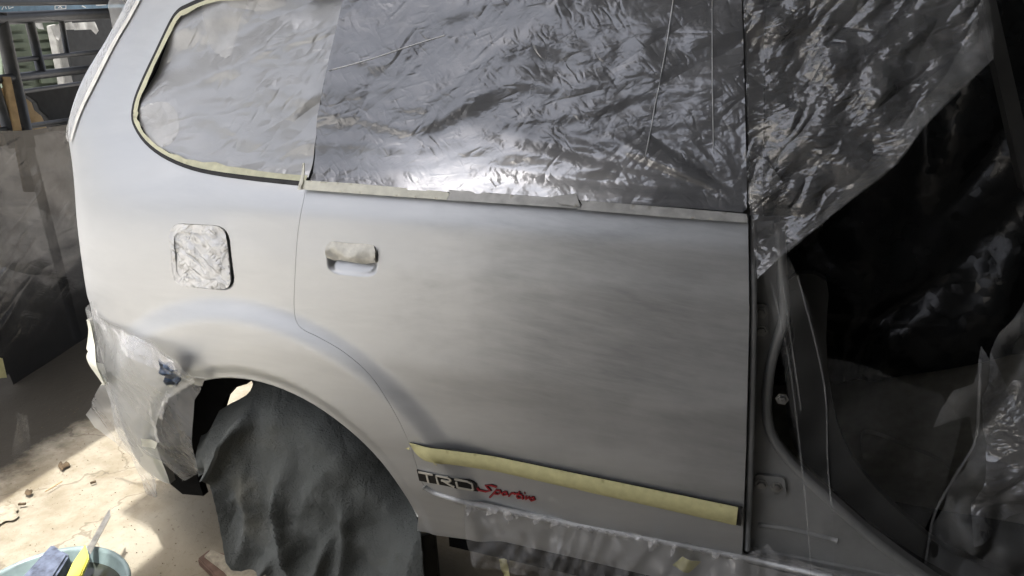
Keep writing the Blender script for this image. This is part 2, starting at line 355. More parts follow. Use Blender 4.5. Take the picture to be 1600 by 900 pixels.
# ------------------------------------------------------------------ mesh and object helpers
def wloc(o):
    v = np.zeros(3)
    while o is not None: v = v + np.array(o.location); o = o.parent
    return v
def mk(name, verts, faces, mat, parent=None, label=None, cat=None, group=None, kind=None, smooth=True, normals=None):
    V = np.array(verts, float)
    if parent is not None: org = wloc(parent)
    else:
        lo, hi = V.min(0), V.max(0); org = np.array([(lo[0] + hi[0]) / 2, (lo[1] + hi[1]) / 2, lo[2]])
        if kind == 'structure': org = np.zeros(3)
    me = bpy.data.meshes.new(name); me.from_pydata((V - org).tolist(), [], [tuple(int(i) for i in f) for f in faces]); me.update()
    me.materials.append(MATS[mat])
    if smooth: me.polygons.foreach_set('use_smooth', [True] * len(me.polygons))
    if normals is not None: me.normals_split_custom_set_from_vertices([tuple(n) for n in normals])
    o = bpy.data.objects.new(name, me); COL.objects.link(o)
    if parent is not None: o.parent = parent
    else: o.location = org
    tag(o, label, cat, group, kind); return o
def tag(o, label=None, cat=None, group=None, kind=None):
    for k, v in (('label', label), ('category', cat), ('group', group), ('kind', kind)):
        if v: o[k] = v
    return o
def thing(name, loc, label, cat, group=None):
    o = bpy.data.objects.new(name, None); COL.objects.link(o); o.location = loc; o.empty_display_size = .05
    return tag(o, label, cat, group)
def inside(P, poly):
    poly = np.array(poly); x, y = P[:, 0], P[:, 1]; r = np.zeros(len(P), bool); j = len(poly) - 1
    for i in range(len(poly)):
        xi, yi = poly[i]; xj, yj = poly[j]
        if yi != yj:
            c = ((yi > y) != (yj > y)) & (x < (xj - xi) * (y - yi) / (yj - yi) + xi); r ^= c
        j = i
    return r
def resample(poly, step):
    out = []
    for a, b in zip(poly, list(poly[1:]) + [poly[0]]):
        a = np.array(a); b = np.array(b); d = np.linalg.norm(b - a)
        if d < 1e-5: continue
        n = max(1, int(math.ceil(d / step)))
        for k in range(n): out.append(a + (b - a) * k / n)
    return np.array(out)
def tri_sheet(poly, step, holes=()):
    loops = [resample(poly, step)] + [resample(h, step) for h in holes]
    B = np.concatenate(loops); lo, hi = loops[0].min(0), loops[0].max(0)
    gx = np.arange(lo[0], hi[0], step); gy = np.arange(lo[1], hi[1], step * .87)
    G = np.array([(x + (step / 2 if j % 2 else 0), y) for j, y in enumerate(gy) for x in gx])
    keep = inside(G, loops[0])
    for h in loops[1:]: keep &= ~inside(G, h)
    G = G[keep]
    if len(G):
        d = np.full(len(G), 9.0)
        for k in range(0, len(B), 200): d = np.minimum(d, np.sqrt(((G[:, None, :] - B[None, k:k + 200, :]) ** 2).sum(2)).min(1))
        G = G[d > step * .45]
    pts = np.concatenate([B, G]); ed = []; s = 0
    for L in loops: ed += [(s + i, s + (i + 1) % len(L)) for i in range(len(L))]; s += len(L)
    v, _, f, _, _, _ = delaunay_2d_cdt([Vector(p) for p in pts], ed, [], 0, 1e-7)
    v = np.array([tuple(p) for p in v]); f = np.array([q for q in f if len(q) == 3])
    cen = v[f].mean(1); ok = inside(cen, loops[0])
    for h in loops[1:]: ok &= ~inside(cen, h)
    f = f[ok]
    a = v[f]; area = (a[:, 1, 0] - a[:, 0, 0]) * (a[:, 2, 1] - a[:, 0, 1]) - (a[:, 2, 0] - a[:, 0, 0]) * (a[:, 1, 1] - a[:, 0, 1])
    f[area < 0] = f[area < 0][:, ::-1]
    return v, f
def boundary_edges(f):
    cnt = {}
    for a, b, c in f:
        for e in ((a, b), (b, c), (c, a)): cnt[e] = 1
    return [e for e in cnt if (e[1], e[0]) not in cnt]
def bdist(v, f):
    b = sorted({i for e in boundary_edges(f) for i in e}); B = v[b]; d = np.full(len(v), 9.0)
    for k in range(0, len(B), 200): d = np.minimum(d, np.sqrt(((v[:, None, :] - B[None, k:k + 200, :]) ** 2).sum(2)).min(1))
    return d
def panel(name, poly, f, step, mat, parent=None, holes=(), thick=.012, frame=SIDE, analytic=True, **kw):
    """a sheet-metal panel: smooth skin plus a turned-in edge all round"""
    v, tr = tri_sheet(poly, step, holes); d = f(v[:, 0], v[:, 1]); P = frame.world(v[:, 0], v[:, 1], d)
    faces = [tuple(q) for q in tr]; N = None
    if analytic:
        e = .002; gu = (f(v[:, 0] + e, v[:, 1]) - f(v[:, 0] - e, v[:, 1])) / (2 * e); gv = (f(v[:, 0], v[:, 1] + e) - f(v[:, 0], v[:, 1] - e)) / (2 * e)
        N = -frame.n[None, :] + gu[:, None] * frame.u + gv[:, None] * frame.v; N /= np.linalg.norm(N, axis=1)[:, None]
    if thick:
        be = boundary_edges(tr); ids = sorted({i for q in be for i in q}); a = {i: len(P) + k for k, i in enumerate(ids)}; b = {i: len(P) + len(ids) + k for k, i in enumerate(ids)}
        P = np.concatenate([P, P[ids], P[ids] + thick * frame.n]); faces += [(a[q[1]], a[q[0]], b[q[0]], b[q[1]]) for q in be]
        if N is not None: N = np.concatenate([N, np.zeros((2 * len(ids), 3))])
    return mk(name, P, faces, mat, parent, normals=N, **kw)
def sheet(name, poly, f, step, mat, parent=None, frame=SIDE, holes=(), thick=0, **kw):
    return panel(name, poly, f, step, mat, parent, holes, thick, frame, False, **kw)
def tube(name, pts, r, mat, parent=None, seg=10, **kw):
    P = [np.array(p, float) for p in pts]; V = []; F = []
    rr = r if hasattr(r, '__len__') else [r] * len(P); up = np.array([0.13, .21, .97])
    for i, p in enumerate(P):
        d = P[min(i + 1, len(P) - 1)] - P[max(i - 1, 0)]; d /= np.linalg.norm(d); a = np.cross(d, up); a /= np.linalg.norm(a); b = np.cross(d, a)
        for k in range(seg): q = 2 * np.pi * k / seg; V.append(p + rr[i] * (np.cos(q) * a + np.sin(q) * b))
    for i in range(len(P) - 1):
        for k in range(seg): F.append((i * seg + k, i * seg + (k + 1) % seg, (i + 1) * seg + (k + 1) % seg, (i + 1) * seg + k))
    F.append(tuple(range(seg))); F.append(tuple(range((len(P) - 1) * seg, len(P) * seg))[::-1])
    o = mk(name, V, F, mat, parent, **kw)
    return o
def hexa(c8): return [tuple(q) for q in c8], [(0, 3, 2, 1), (4, 5, 6, 7), (0, 1, 5, 4), (1, 2, 6, 5), (2, 3, 7, 6), (3, 0, 4, 7)]
def prism(name, quad, off, mat, parent=None, bev=.0, **kw):
    """a slab: quad of 3-D points pushed along a vector, edges bevelled"""
    q = [np.array(p, float) for p in quad]; off = np.array(off, float); n = len(q)
    V = q + [p + off for p in q]
    F = [tuple(range(n))[::-1], tuple(range(n, 2 * n))] + [(i, (i + 1) % n, n + (i + 1) % n, n + i) for i in range(n)]
    o = mk(name, V, F, mat, parent, smooth=False, **kw)
    import bmesh
    bm = bmesh.new(); bm.from_mesh(o.data); bmesh.ops.recalc_face_normals(bm, faces=bm.faces)
    if bev: bmesh.ops.bevel(bm, geom=bm.edges[:], offset=bev, segments=2, affect='EDGES', clamp_overlap=True)
    bm.to_mesh(o.data); bm.free(); return o
def box(name, lo, hi, mat, parent=None, bev=.0, **kw):
    x0, y0, z0 = lo; x1, y1, z1 = hi
    return prism(name, [(x0, y0, z0), (x1, y0, z0), (x1, y1, z0), (x0, y1, z0)], (0, 0, z1 - z0), mat, parent, bev, **kw)
def ribbon2d(lines, w):
    """strokes in 2-D -> list of quads"""
    out = []
    for L in lines:
        L = [np.array(p, float) for p in L]
        lf, rt = [], []
        for i, p in enumerate(L):
            d0 = L[i] - L[i - 1] if i > 0 else L[1] - L[0]; d1 = L[i + 1] - L[i] if i + 1 < len(L) else d0
            d = d0 / np.linalg.norm(d0) + d1 / np.linalg.norm(d1); d = d / (np.linalg.norm(d) + 1e-9); n = np.array([-d[1], d[0]])
            lf.append(p + n * w / 2); rt.append(p - n * w / 2)
        for i in range(len(L) - 1): out.append([rt[i], rt[i + 1], lf[i + 1], lf[i]])
    return out

# ------------------------------------------------------------------ ground, workshop
def grid_mesh(xs, ys, zf):
    X, Y = np.meshgrid(xs, ys); Z = zf(X, Y); V = np.stack([X.ravel(), Y.ravel(), Z.ravel()], 1); n = len(xs)
    F = [(j * n + i, j * n + i + 1, (j + 1) * n + i + 1, (j + 1) * n + i) for j in range(len(ys) - 1) for i in range(n - 1)]
    return V, F
xs = np.unique(np.concatenate([np.linspace(-60, -4, 15), np.linspace(-4, 0, 130), np.linspace(0, 60, 15)]))
ys = np.unique(np.concatenate([np.linspace(-60, -1, 15), np.linspace(-1, 2, 100), np.linspace(2, 60, 15)]))
V, F = grid_mesh(xs, ys, lambda x, y: .006 * fbm(x * 2.2, y * 2.2, 3, 4) * sstep(8, 4, np.abs(x)))
mk('ground', V, F, 'dusty_concrete', kind='structure')

def corrugated(name, x0, x1, y0, y1, z, edge, label, cat, pitch=.20):
    nx = int((x1 - x0) / .025); xs = np.linspace(0, 1, 60); ys = np.linspace(y0, y1, int((y1 - y0) / .05))
    V = []; F = []
    for y in ys:
        xl = edge(y)
        for s in xs: x = xl + (x1 - xl) * s; V.append((x, y, z + .02 * math.sin(2 * math.pi * y / pitch) + .04 * (x - x0)))
    n = len(xs)
    for j in range(len(ys) - 1):
        for i in range(n - 1): F.append((j * n + i, j * n + i + 1, (j + 1) * n + i + 1, (j + 1) * n + i))
    N = len(V); V += [(a, b, c + .012) for a, b, c in V]; F += [tuple(N + i for i in f[::-1]) for f in F]
    return mk(name, V, F, 'roof_metal', label=label, cat=cat)
sx, sy = SUN_FROM.x / SUN_FROM.z, SUN_FROM.y / SUN_FROM.z
RZ = 3.2
def roof_edge(y):
    yg = y - sy * RZ                                        # where this bit of the edge throws its shadow
    xg = -1.76 if yg > .16 else -1.52
    return xg + sx * RZ
corrugated('workshop_roof', -1.76, 4.6, -3.6, 4.2, RZ, roof_edge, 'grey corrugated metal roof over the car, above the picture', 'roof')
corrugated('shade_awning', -3.9, -2.16 + sx * 2.5, -1.2, 3.2, 2.5, lambda y: -3.9, 'grey corrugated awning added unseen above the picture to shade the floor by the fence', 'roof')  # unseen awning put in to darken the floor along the fence
box('workshop_side_wall', (4.6, -3.6, -.05), (4.75, 4.4, 3.38), 'block_wall', label='dark block wall of the workshop, right of the picture', cat='wall')
prism('workshop_front_wall', [(-1.8, -3.45, -.05), (-1.8, -3.45, 2.15), (-.7, -3.45, 2.15), (-.7, -3.45, 3.1), (4.55, -3.45, 3.1), (4.55, -3.45, -.05)], (0, .15, 0), 'block_wall', label='unseen dark block wall of the workshop behind the camera, stepped to let sky light through', cat='wall')  # unseen wall, outline stepped so sky light reaches the door film
box('workshop_end_wall', (.2, 4.25, -.05), (4.55, 4.4, 3.0), 'block_wall', label='dark block wall of the workshop beyond the car', cat='wall')

# ------------------------------------------------------------------ the car
car = thing('silver_car', (-.6, .85, 0), 'silver car with sanded side panels, masked windows and missing front door', 'car')
SHUT = [(478, 294), (466, 360), (461, 430), (460, 488), (470, 512), (500, 528), (540, 552), (578, 586), (605, 625), (627, 665), (644, 705), (654, 740)]
SHUT_S = smooth_poly(SHUT, 4, False)
shut = outl(SHUT_S)
dbot_px = smooth_poly([(654, 740), (660, 755), (672, 766), (692, 773), (730, 783)], 3, False)[1:] + [(900, 818), (1160, 867)]
dfront = [(1166, 700), (1171, 500), (1170, 400), (1169, 340)]
door_poly = outl([(478, 292), (600, 302), (720, 309), (900, 322), (1050, 332), (1169, 340)][::-1]) + outl(SHUT_S[1:]) + outl(dbot_px) + outl(dfront[:-1])
# shrink a little for the gap
def inset(poly, g):
    P = np.array(poly); n = len(P); out = []
    A = .5 * sum(P[i][0] * P[(i + 1) % n][1] - P[(i + 1) % n][0] * P[i][1] for i in range(n)); sg = 1 if A > 0 else -1
    for i in range(n):
        d = P[(i + 1) % n] - P[i - 1]; L = np.linalg.norm(d)
        out.append(P[i] + sg * g * np.array([-d[1], d[0]]) / max(L, 1e-9))
    return [tuple(p) for p in out]
def rrect(c4, r=.25, n=5):
    """rounded quad in pixels: corners TL,TR,BR,BL"""
    P = [np.array(p, float) for p in c4]; out = []
    for i in range(4):
        a, b, c = P[i - 1], P[i], P[(i + 1) % 4]; p0 = b + (a - b) * r; p2 = b + (c - b) * r
        for k in range(n + 1): t = k / n; out.append(tuple((1 - t) ** 2 * p0 + 2 * t * (1 - t) * b + t * t * p2))
    return out
cup_px = rrect([(508, 377), (591, 381), (592, 435), (511, 429)], .33)
cup = outl(cup_px)
def ridge_side(x, z): return side(x, z)
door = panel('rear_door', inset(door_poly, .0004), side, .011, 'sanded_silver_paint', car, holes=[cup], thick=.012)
tag(door, 'sanded silver rear door')
tube('door_edge', [(x + .004, float(side(x, z)) + .012, z) for x, z in outl([(1171, 346), (1172, 420), (1173, 500), (1169, 700), (1163, 864)])], .006, 'silver_jamb_paint', door)
# handle cup and handle
def cupf(depth, poly):
    B = resample(poly, .004)
    def f(x, z):
        P = np.stack([np.ravel(x), np.ravel(z)], 1); d = np.sqrt(((P[:, None] - B[None]) ** 2).sum(2)).min(1)
        ins = inside(P, poly); d = np.where(ins, d, 0)
        return side(x, z) + depth * sstep(0, .022, d).reshape(np.shape(x))
    return f
_cz0, _cz1 = np.array(cup)[:, 1].min(), np.array(cup)[:, 1].max()
def cup_hollow(x, z):
    base = cupf(.018, cup)(x, z) - side(x, z)
    return side(x, z) + np.minimum(base, .018 * np.clip((z - _cz0) / .034, 0, 1) + .0005)
panel('handle_cup', cup, cup_hollow, .004, 'sanded_silver_paint', door, thick=0)
hb = outl(rrect([(512, 378), (588, 383), (587, 408), (513, 402)], .2, 4))
handle = sheet('door_handle', hb, lambda x, z: side(x, z) + .003, .012, 'dark_trim', door, thick=.012)
# moulding under its tape
mould_px = [(641, 690), (900, 736), (1161, 789), (1160, 818), (900, 768), (662, 715), (648, 704)]
mould = outl(mould_px)
mcx = np.array(mould)
_mt = np.polyfit([mould[0][0], mould[1][0], mould[2][0]], [mould[0][1], mould[1][1], mould[2][1]], 1)
_mb = np.polyfit([mould[5][0], mould[4][0], mould[3][0]], [mould[5][1], mould[4][1], mould[3][1]], 1)
def mtop(x): return np.polyval(_mt, x)
def mbot(x): return np.polyval(_mb, x)
_ml, _mr = mould[0][0], mould[2][0]
def mould_out(g=0., r=0.): return [(_ml, mtop(_ml) - g)] + [(x, mtop(x) - g) for x in np.linspace(_ml + .05, _mr - r, 9)] + [(_mr - r, mbot(_mr - r) + g)] + [(x, mbot(x) + g) for x in np.linspace(_mr - r, _ml + .032, 9)[1:]] + [(_ml + .010, mtop(_ml) - .018)]
def mouldf(h):
    def f(x, z):
        q = np.clip((z - mbot(x)) / np.maximum(mtop(x) - mbot(x), .005), 0, 1)
        b = np.clip(1 - np.abs(2 * q - 1.15) ** 2.2 / 1.5, 0, 1) * sstep(mould[0][0] - .004, mould[0][0] + .05, x)
        return np.minimum(side(x, z, False) - .023 * sstep(-.42, -.68, x), side(x, z) - .001) - .001 - h * b
    return f
panel('body_moulding', mould_out(.001)[::-1], mouldf(.012), .008, 'dark_trim', door, thick=.006, analytic=False)
# window of the door and its frame
gl = lambda off: (lambda x, z: side(x, z, False) + off)
dwin = outl([(488, 284), (545, -40), (1150, -40), (1160, 326), (900, 312), (700, 296)], gl(.032))
sheet('window_glass', dwin, gl(.032), .03, 'window_glass', door)
cframe = outl([(472, 288), (488, 288), (548, -45), (520, -45)], gl(.028))
sheet('window_frame', cframe, gl(.028), .02, 'dark_trim', door, thick=.01)
fframe = outl([(1148, -45), (1162, -45), (1172, 338), (1158, 332)], gl(.004))
sheet('window_frame', fframe, gl(.006), .02, 'dark_trim', door, thick=.02)
# emblem
def bil(c4):
    TL, TR, BR, BL = [np.array(p, float) for p in c4]
    return lambda u, v: tuple((TL * (1 - u) + TR * u) * v + (BL * (1 - u) + BR * u) * (1 - v))
def stroke_mesh(name, lines, w, mp, lift, mat, parent, thick=.002, aspect=1.0, **kw):
    V = []; F = []
    L2 = [[(p[0] * aspect, p[1]) for p in L] for L in lines]
    for q in ribbon2d(L2, w):
        P = [hit(*mp(p[0] / aspect, p[1])) for p in q]; b = len(V)
        for dz in (lift, lift - thick):
            for (x, z) in P: V.append((x, float(side(x, z)) - dz, z))
        F += [(b, b + 1, b + 2, b + 3), (b + 4, b + 7, b + 6, b + 5)] + [(b + i, b + 4 + i, b + 4 + (i + 1) % 4, b + (i + 1) % 4) for i in range(4)]
    return mk(name, V, F, mat, parent, smooth=False, **kw)
bm_ = bil([(652, 733), (744, 750.5), (748, 767), (656, 750)])
plate = outl([bm_(0, 1), bm_(.88, 1), bm_(.96, .9), bm_(1, .7), bm_(1, 0), bm_(.5, -.02), bm_(0.0, .0)])
em = panel('emblem_plate', plate, lambda x, z: side(x, z) - .003, .01, 'emblem_black', door, thick=.003)
T = [[(.03, .86), (.27, .86)], [(.165, .86), (.165, .04)]]
Rr = [[(.33, .04), (.33, .84), (.52, .84), (.56, .74), (.56, .58), (.52, .48), (.40, .48)], [(.43, .48), (.60, .04)]]
D = [[(.66, .04), (.66, .62)], [(.64, .84), (.86, .84), (.93, .70), (.93, .18), (.89, .06), (.66, .06)]]
for L in (T, Rr, D): stroke_mesh('emblem_letter', L, .15, bm_, .0055, 'emblem_silver', door, .0025, 4.6)
sm = bil([(751, 754), (838, 771), (833, 786), (746, 769)])
Sx = [[(.30, .92), (.20, 1.0), (.10, .88), (.16, .66), (.22, .48), (.14, .28), (.02, .30), (-.03, .5)],
      [(.24, -.25), (.31, .62), (.37, .66), (.40, .48), (.36, .26), (.28, .26)],
      [(.46, .62), (.42, .42), (.46, .26), (.52, .42), (.49, .62), (.45, .60)],
      [(.55, .24), (.58, .60), (.62, .66), (.66, .58)],
      [(.71, .95), (.69, .40), (.72, .26), (.76, .34)], [(.66, .66), (.77, .66)],
      [(.79, .62), (.79, .34), (.82, .26)], [(.80, .86), (.81, .90)],
      [(.84, .62), (.86, .28), (.91, .62)],
      [(.96, .62), (.92, .42), (.96, .26), (1.01, .42), (.98, .62), (.95, .60)]]
stroke_mesh('script_outline', Sx, .22, sm, .0015, 'emblem_black', door, .0012, 5.2)
stroke_mesh('script_lettering', Sx, .135, sm, .0035, 'emblem_red', door, .0018, 5.2, label='red script lettering on the door')

# quarter panel with the window and filler openings
qw_px = [(476, 291), (400, 283), (330, 273), (288, 262), (252, 245), (226, 224), (210, 200), (205, 180), (210, 152), (224, 118), (243, 78), (264, 34), (276, 16), (292, 6), (340, -12), (420, -22), (532, -28)]
QW = smooth_poly(qw_px, 3, False)
qwin = outl(QW)
fuel_px = rrect([(264, 348), (357, 353), (369, 456), (271, 446)], .24)
fuel = outl(fuel_px)
def rear_x(z): return float(x0_of(np.array(z))) - .50
z_top = 1.62
back = [(rear_x(z), z) for z in np.linspace(z_top, .80, 14)]
arch = [(WX + ARCH * math.cos(a), WZ + ARCH * math.sin(a)) for a in np.linspace(math.radians(3), math.radians(128), 26)]
bump_line = outl([(318, 592), (285, 570), (240, 540), (195, 515), (152, 492)])
arch_q = [(WX + ARCH * math.cos(a), WZ + ARCH * math.sin(a)) for a in np.linspace(math.radians(10), math.radians(131), 30)]
rk_top = outl(dbot_px)
rk_bot = outl([(652, 830), (730, 843), (900, 872), (1160, 935), (1500, 990)])
rk_up = outl([(1500, 955), (1300, 912), (1168, 880)]) + rk_top[::-1]
quarter_poly = [shut[0]] + list(qwin) + [(qwin[-1][0] + .02, z_top)] + back + [bump_line[-1]] + bump_line[::-1][1:-1] + arch_q[::-1] + rk_bot + rk_up + shut[::-1][:-1]
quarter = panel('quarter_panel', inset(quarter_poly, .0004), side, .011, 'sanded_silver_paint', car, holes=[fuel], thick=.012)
tag(quarter, 'sanded silver rear quarter panel')
# seal round the quarter window and its glass
ins_a = inset(qwin, 0); wq = np.array(qwin)
def offset_open(P, d):
    P = np.array(P); out = []
    for i in range(len(P)):
        t_ = P[min(i + 1, len(P) - 1)] - P[max(i - 1, 0)]; t_ /= np.linalg.norm(t_); out.append(P[i] + d * np.array([t_[1], -t_[0]]))
    return out
seal_in = offset_open(qwin, .013)
sheet('window_seal', list(qwin) + [tuple(p) for p in seal_in[::-1]], lambda x, z: side(x, z, False) - .0005, .008, 'black_rubber', quarter, thick=.008)
qglass = outl([(474, 288), (300, 262), (228, 222), (208, 180), (282, 12), (530, -24)], gl(.034))
sheet('window_glass', qglass, gl(.034), .03, 'window_glass', quarter)
# filler recess
fx, fz = np.array(fuel).mean(0)
panel('filler_recess', fuel, cupf(.035, fuel), .007, 'silver_jamb_paint', quarter, thick=0)
V = []; F = []
for k, (r, y) in enumerate([(.030, .034), (.030, .026), (.022, .024), (.022, .018)]):
    for j in range(16): a = 2 * math.pi * j / 16; V.append((fx + .006 + r * math.cos(a), float(side(fx, fz)) + y, fz - .01 + r * math.sin(a)))
for k in range(3):
    for j in range(16): F.append((k * 16 + j, k * 16 + (j + 1) % 16, (k + 1) * 16 + (j + 1) % 16, (k + 1) * 16 + j))
F.append(tuple(range(48, 64)))
mk('filler_cap', V, F, 'silver_jamb_paint', quarter)

# rocker below the door
def strip(P, w): return [tuple(p) for p in offset_open(P, w)] + [tuple(p) for p in offset_open(P, -w)[::-1]]
sheet('door_jamb', strip(shut[::2], .014), lambda x, z: side(x, z) + .0018, .012, 'sanded_silver_paint', quarter)
lip = outl(smooth_poly([(663, 760), (675, 769), (694, 776), (732, 787)], 3, False) + [(900, 821), (1160, 871), (1300, 903)])
tube('sill_edge', [(x, float(side(x, z)) + .001, z) for x, z in lip], .0075, 'sanded_silver_paint', quarter)
# arch lip
tube('arch_lip', [(x, float(side(x, z)) + .006, z) for x, z in arch_q], .006, 'sanded_silver_paint', quarter)
# wheelhouse liner (dark) and what carries the film
lin = [(WX + .40 * math.cos(a), .16, WZ + .40 * math.sin(a)) for a in np.linspace(math.radians(2), math.radians(178), 26)]
V = []; F = []
for (x, y, z) in lin: V += [(x, float(side(x, z)) + .008 if z > .3 else .05, z), (x, .33 if x > -.98 else .075, z)]
for i in range(len(lin) - 1): F.append((2 * i, 2 * i + 1, 2 * i + 3, 2 * i + 2))
mk('wheelhouse', V, F, 'underseal', car)
ap = [(WX + .40 * math.cos(a), WZ + .40 * math.sin(a)) for a in np.linspace(math.radians(110), math.radians(178), 10)]
inner = [(-1.42, .25), (-1.36, .22), (-1.30, .36), (-1.25, .48), (-1.21, .57)]
# rear bumper under its film
bp = bump_line[::-1] + [(WX + ARCH * math.cos(a), WZ + ARCH * math.sin(a)) for a in np.linspace(math.radians(133), math.radians(176), 8)] + [(-1.40, .26), (-1.62, .30), (rear_x(.5), .42), (rear_x(.75), .80)]
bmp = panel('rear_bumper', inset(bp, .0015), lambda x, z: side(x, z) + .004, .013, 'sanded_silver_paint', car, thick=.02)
liner_poly = outl([(312, 592), (396, 588), (386, 600), (366, 606), (352, 622), (344, 648), (300, 720), (318, 775), (285, 772), (240, 735), (215, 690), (230, 610)], lambda x, z: .14 + 0 * x)
sheet('splash_liner', liner_poly, lambda x, z: .14 + 0 * x, .02, 'underseal', car, thick=.02)
# tyre and rim behind the cloth
V = []; F = []; prof = [(.19, .10), (.22, .075), (.27, .065), (.295, .085), (.305, .12), (.305, .21), (.29, .25), (.2, .26)]
for k in range(40):
    a = 2 * math.pi * k / 40
    for r, y in prof: V.append((WX + r * .90 * math.cos(a), y + .10, WZ - .026 + r * .90 * math.sin(a)))
n = len(prof)
for k in range(40):
    for j in range(n - 1): F.append((k * n + j, k * n + j + 1, ((k + 1) % 40) * n + j + 1, ((k + 1) % 40) * n + j))
wheel = mk('wheel', V, F, 'black_rubber', car)
# mud flap ahead of the wheel
mf = outl([(652, 832), (676, 836), (684, 925), (655, 925)], lambda x, z: .10 + 0 * x)
sheet('mud_flap', mf, lambda x, z: .10 + .01 * np.sin((x - WX) * 90), .01, 'grey_wood' if False else 'dark_trim', car, thick=.01)

# closed shell: roof, tailgate, far side, floor, bonnet bulkhead
V, F = [], []
rx = np.linspace(-1.05, 1.2, 14); ry = np.linspace(0, 1, 9)
for x in rx:
    for s in ry: V.append((x, .20 + 1.30 * s, 1.60 + .10 * math.sin(math.pi * s) ** .7 - .03 * (x + .2) ** 2 * .3))
for i in range(len(rx) - 1):
    for j in range(8): F.append((i * 9 + j, i * 9 + j + 1, (i + 1) * 9 + j + 1, (i + 1) * 9 + j))
mk('roof_panel', V, F, 'silver_jamb_paint', car)
V = []; F = []
zz = np.linspace(.3, 1.62, 12)
for z in zz:
    xr = rear_x(max(z, .8)); ye = float(side(xr, z, False))
    for s in np.linspace(0, 1, 7): V.append((xr - .05 * math.sin(math.pi * s), ye + (1.7 - 2 * ye) * s, z))
for i in range(11):
    for j in range(6): F.append((i * 7 + j, i * 7 + j + 1, (i + 1) * 7 + j + 1, (i + 1) * 7 + j))
mk('tailgate', V, F, 'silver_jamb_paint', car)
far = [(-1.7, .3), (-1.4, .3), (-1.38, .5), (-1.2, .66), (-1.02, .68), (-.85, .66), (-.66, .5), (-.64, .3), (1.25, .3), (1.25, 1.05), (.9, 1.2), (.6, 1.62), (-1.1, 1.62), (-1.65, 1.1)]
sheet('far_side_panel', far, lambda x, z: 1.66 - .12 * sstep(1.1, 1.6, z), .08, 'silver_jamb_paint', car)
box('floor_pan', (-.62, .1, .24), (1.25, 1.6, .30), 'underseal', car)
box('bulkhead', (1.22, .08, .3), (1.28, 1.62, 1.2), 'underseal', car)
box('cabin_light_block', (-.50, .16, .3), (-.46, 1.6, 1.58), 'underseal', car)  # unseen partition added to keep light out of the cabin
box('opaque_windscreen', (1.20, .12, 1.2), (1.24, 1.6, 1.64), 'underseal', car)  # opaque slab instead of glass, added to keep the cabin dark

# ------------------------------------------------------------------ door opening: pillar, sill, hinges
PIL = lambda x, z: .055 + .03 * sstep(.40, .30, z) * 0 - .012 * sstep(.40, .33, z) + .004 * perlin(x * 8, z * 8, 2)
pil_px = [(1182, 345), (1218, 345), (1222, 430), (1226, 490), (1214, 530), (1203, 575), (1198, 630), (1203, 668), (1218, 698), (1252, 738), (1300, 782), (1360, 835), (1420, 880), (1500, 935), (1560, 1000), (1120, 1000), (1120, 700), (1176, 500)]
pil = outl(pil_px, PIL)
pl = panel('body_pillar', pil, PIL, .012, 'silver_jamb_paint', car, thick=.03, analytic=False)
edge = outl(smooth_poly(pil_px[1:14], 4, False), PIL)
tube('weatherstrip', [(x, .05, z) for x, z in edge], .009, 'silver_jamb_paint', pl)
# pressed ribs on the sill
for a, b in (([(1185, 820), (1240, 828), (1308, 845)], .006), ([(1175, 857), (1290, 880), (1420, 905)], .005), ([(1168, 868), (1290, 893), (1400, 915)], .007)):
    q = outl(smooth_poly(a, 4, False), PIL); tube('pressed_rib', [(x, float(PIL(np.array(x), np.array(z))) + .001, z) for x, z in q], b, 'silver_jamb_paint', pl)
for c4, in (([(1180, 738), (1226, 743), (1229, 771), (1180, 765)],), ([(1176, 472), (1200, 474), (1202, 530), (1176, 528)],)):
    hp = outl(rrect(c4, .2, 3), PIL)
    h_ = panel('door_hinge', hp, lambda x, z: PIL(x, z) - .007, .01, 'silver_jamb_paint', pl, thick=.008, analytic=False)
    (ax, az), (bx, bz) = np.array(hp).min(0), np.array(hp).max(0)
for cx_, cy_ in ((1190, 753), (1213, 757), (1189, 486), (1190, 514), (1222, 620)):
    x, z = hit(cx_, cy_, PIL); y = float(PIL(np.array(x), np.array(z))) - .007
    V = []; F = []
    for r, dy in ((.011, .0), (.011, -.002), (.0075, -.002), (.0068, -.007), (.001, -.0075)):
        for j in range(6 if r < .01 else 6): a = 2 * math.pi * j / 6; V.append((x + r * math.cos(a), y + dy, z + r * math.sin(a)))
    for k in range(4):
        for j in range(6): F.append((k * 6 + j, (k + 1) * 6 + j, (k + 1) * 6 + (j + 1) % 6, k * 6 + (j + 1) % 6))
    mk('hinge_bolt', V, F, 'steel', pl, smooth=False)
# inner trim following the opening
INT = lambda x, z: .16 + 0 * x
tr = outl(smooth_poly([(1232, 430), (1240, 520), (1228, 600), (1240, 680), (1290, 740), (1360, 800), (1450, 860), (1560, 920), (1600, 905), (1480, 845), (1400, 780), (1330, 700), (1300, 620), (1290, 520), (1290, 430)], 3), INT)
panel('inner_trim', tr, lambda x, z: .13 + .02 * perlin(x * 5, z * 5, 8), .02, 'dark_trim', car, thick=.02, analytic=False)
# far door card with armrest
FD = lambda x, z: 1.45 - .05 * np.exp(-((z - .62) / .05) ** 2) * sstep(.1, .3, x) + 0 * x
dcp = outl([(1180, 520), (1700, 500), (1700, 960), (1180, 960)], lambda x, z: .50 + 0 * x, far=1.6)
card = sheet('door_card', dcp, lambda x, z: .50 + 0 * x, .05, 'door_card', car)
pk = outl(smooth_poly([(1345, 680), (1362, 672), (1420, 694), (1470, 716), (1478, 735), (1440, 745), (1380, 742), (1352, 722)], 4), lambda x, z: .50 + 0 * x, far=1.6)
panel('armrest', pk, lambda x, z: .50 - .02 * sstep(0, .03, np.array([0.03])[0] + 0 * x), .02, 'door_card', card, thick=.03, analytic=False)
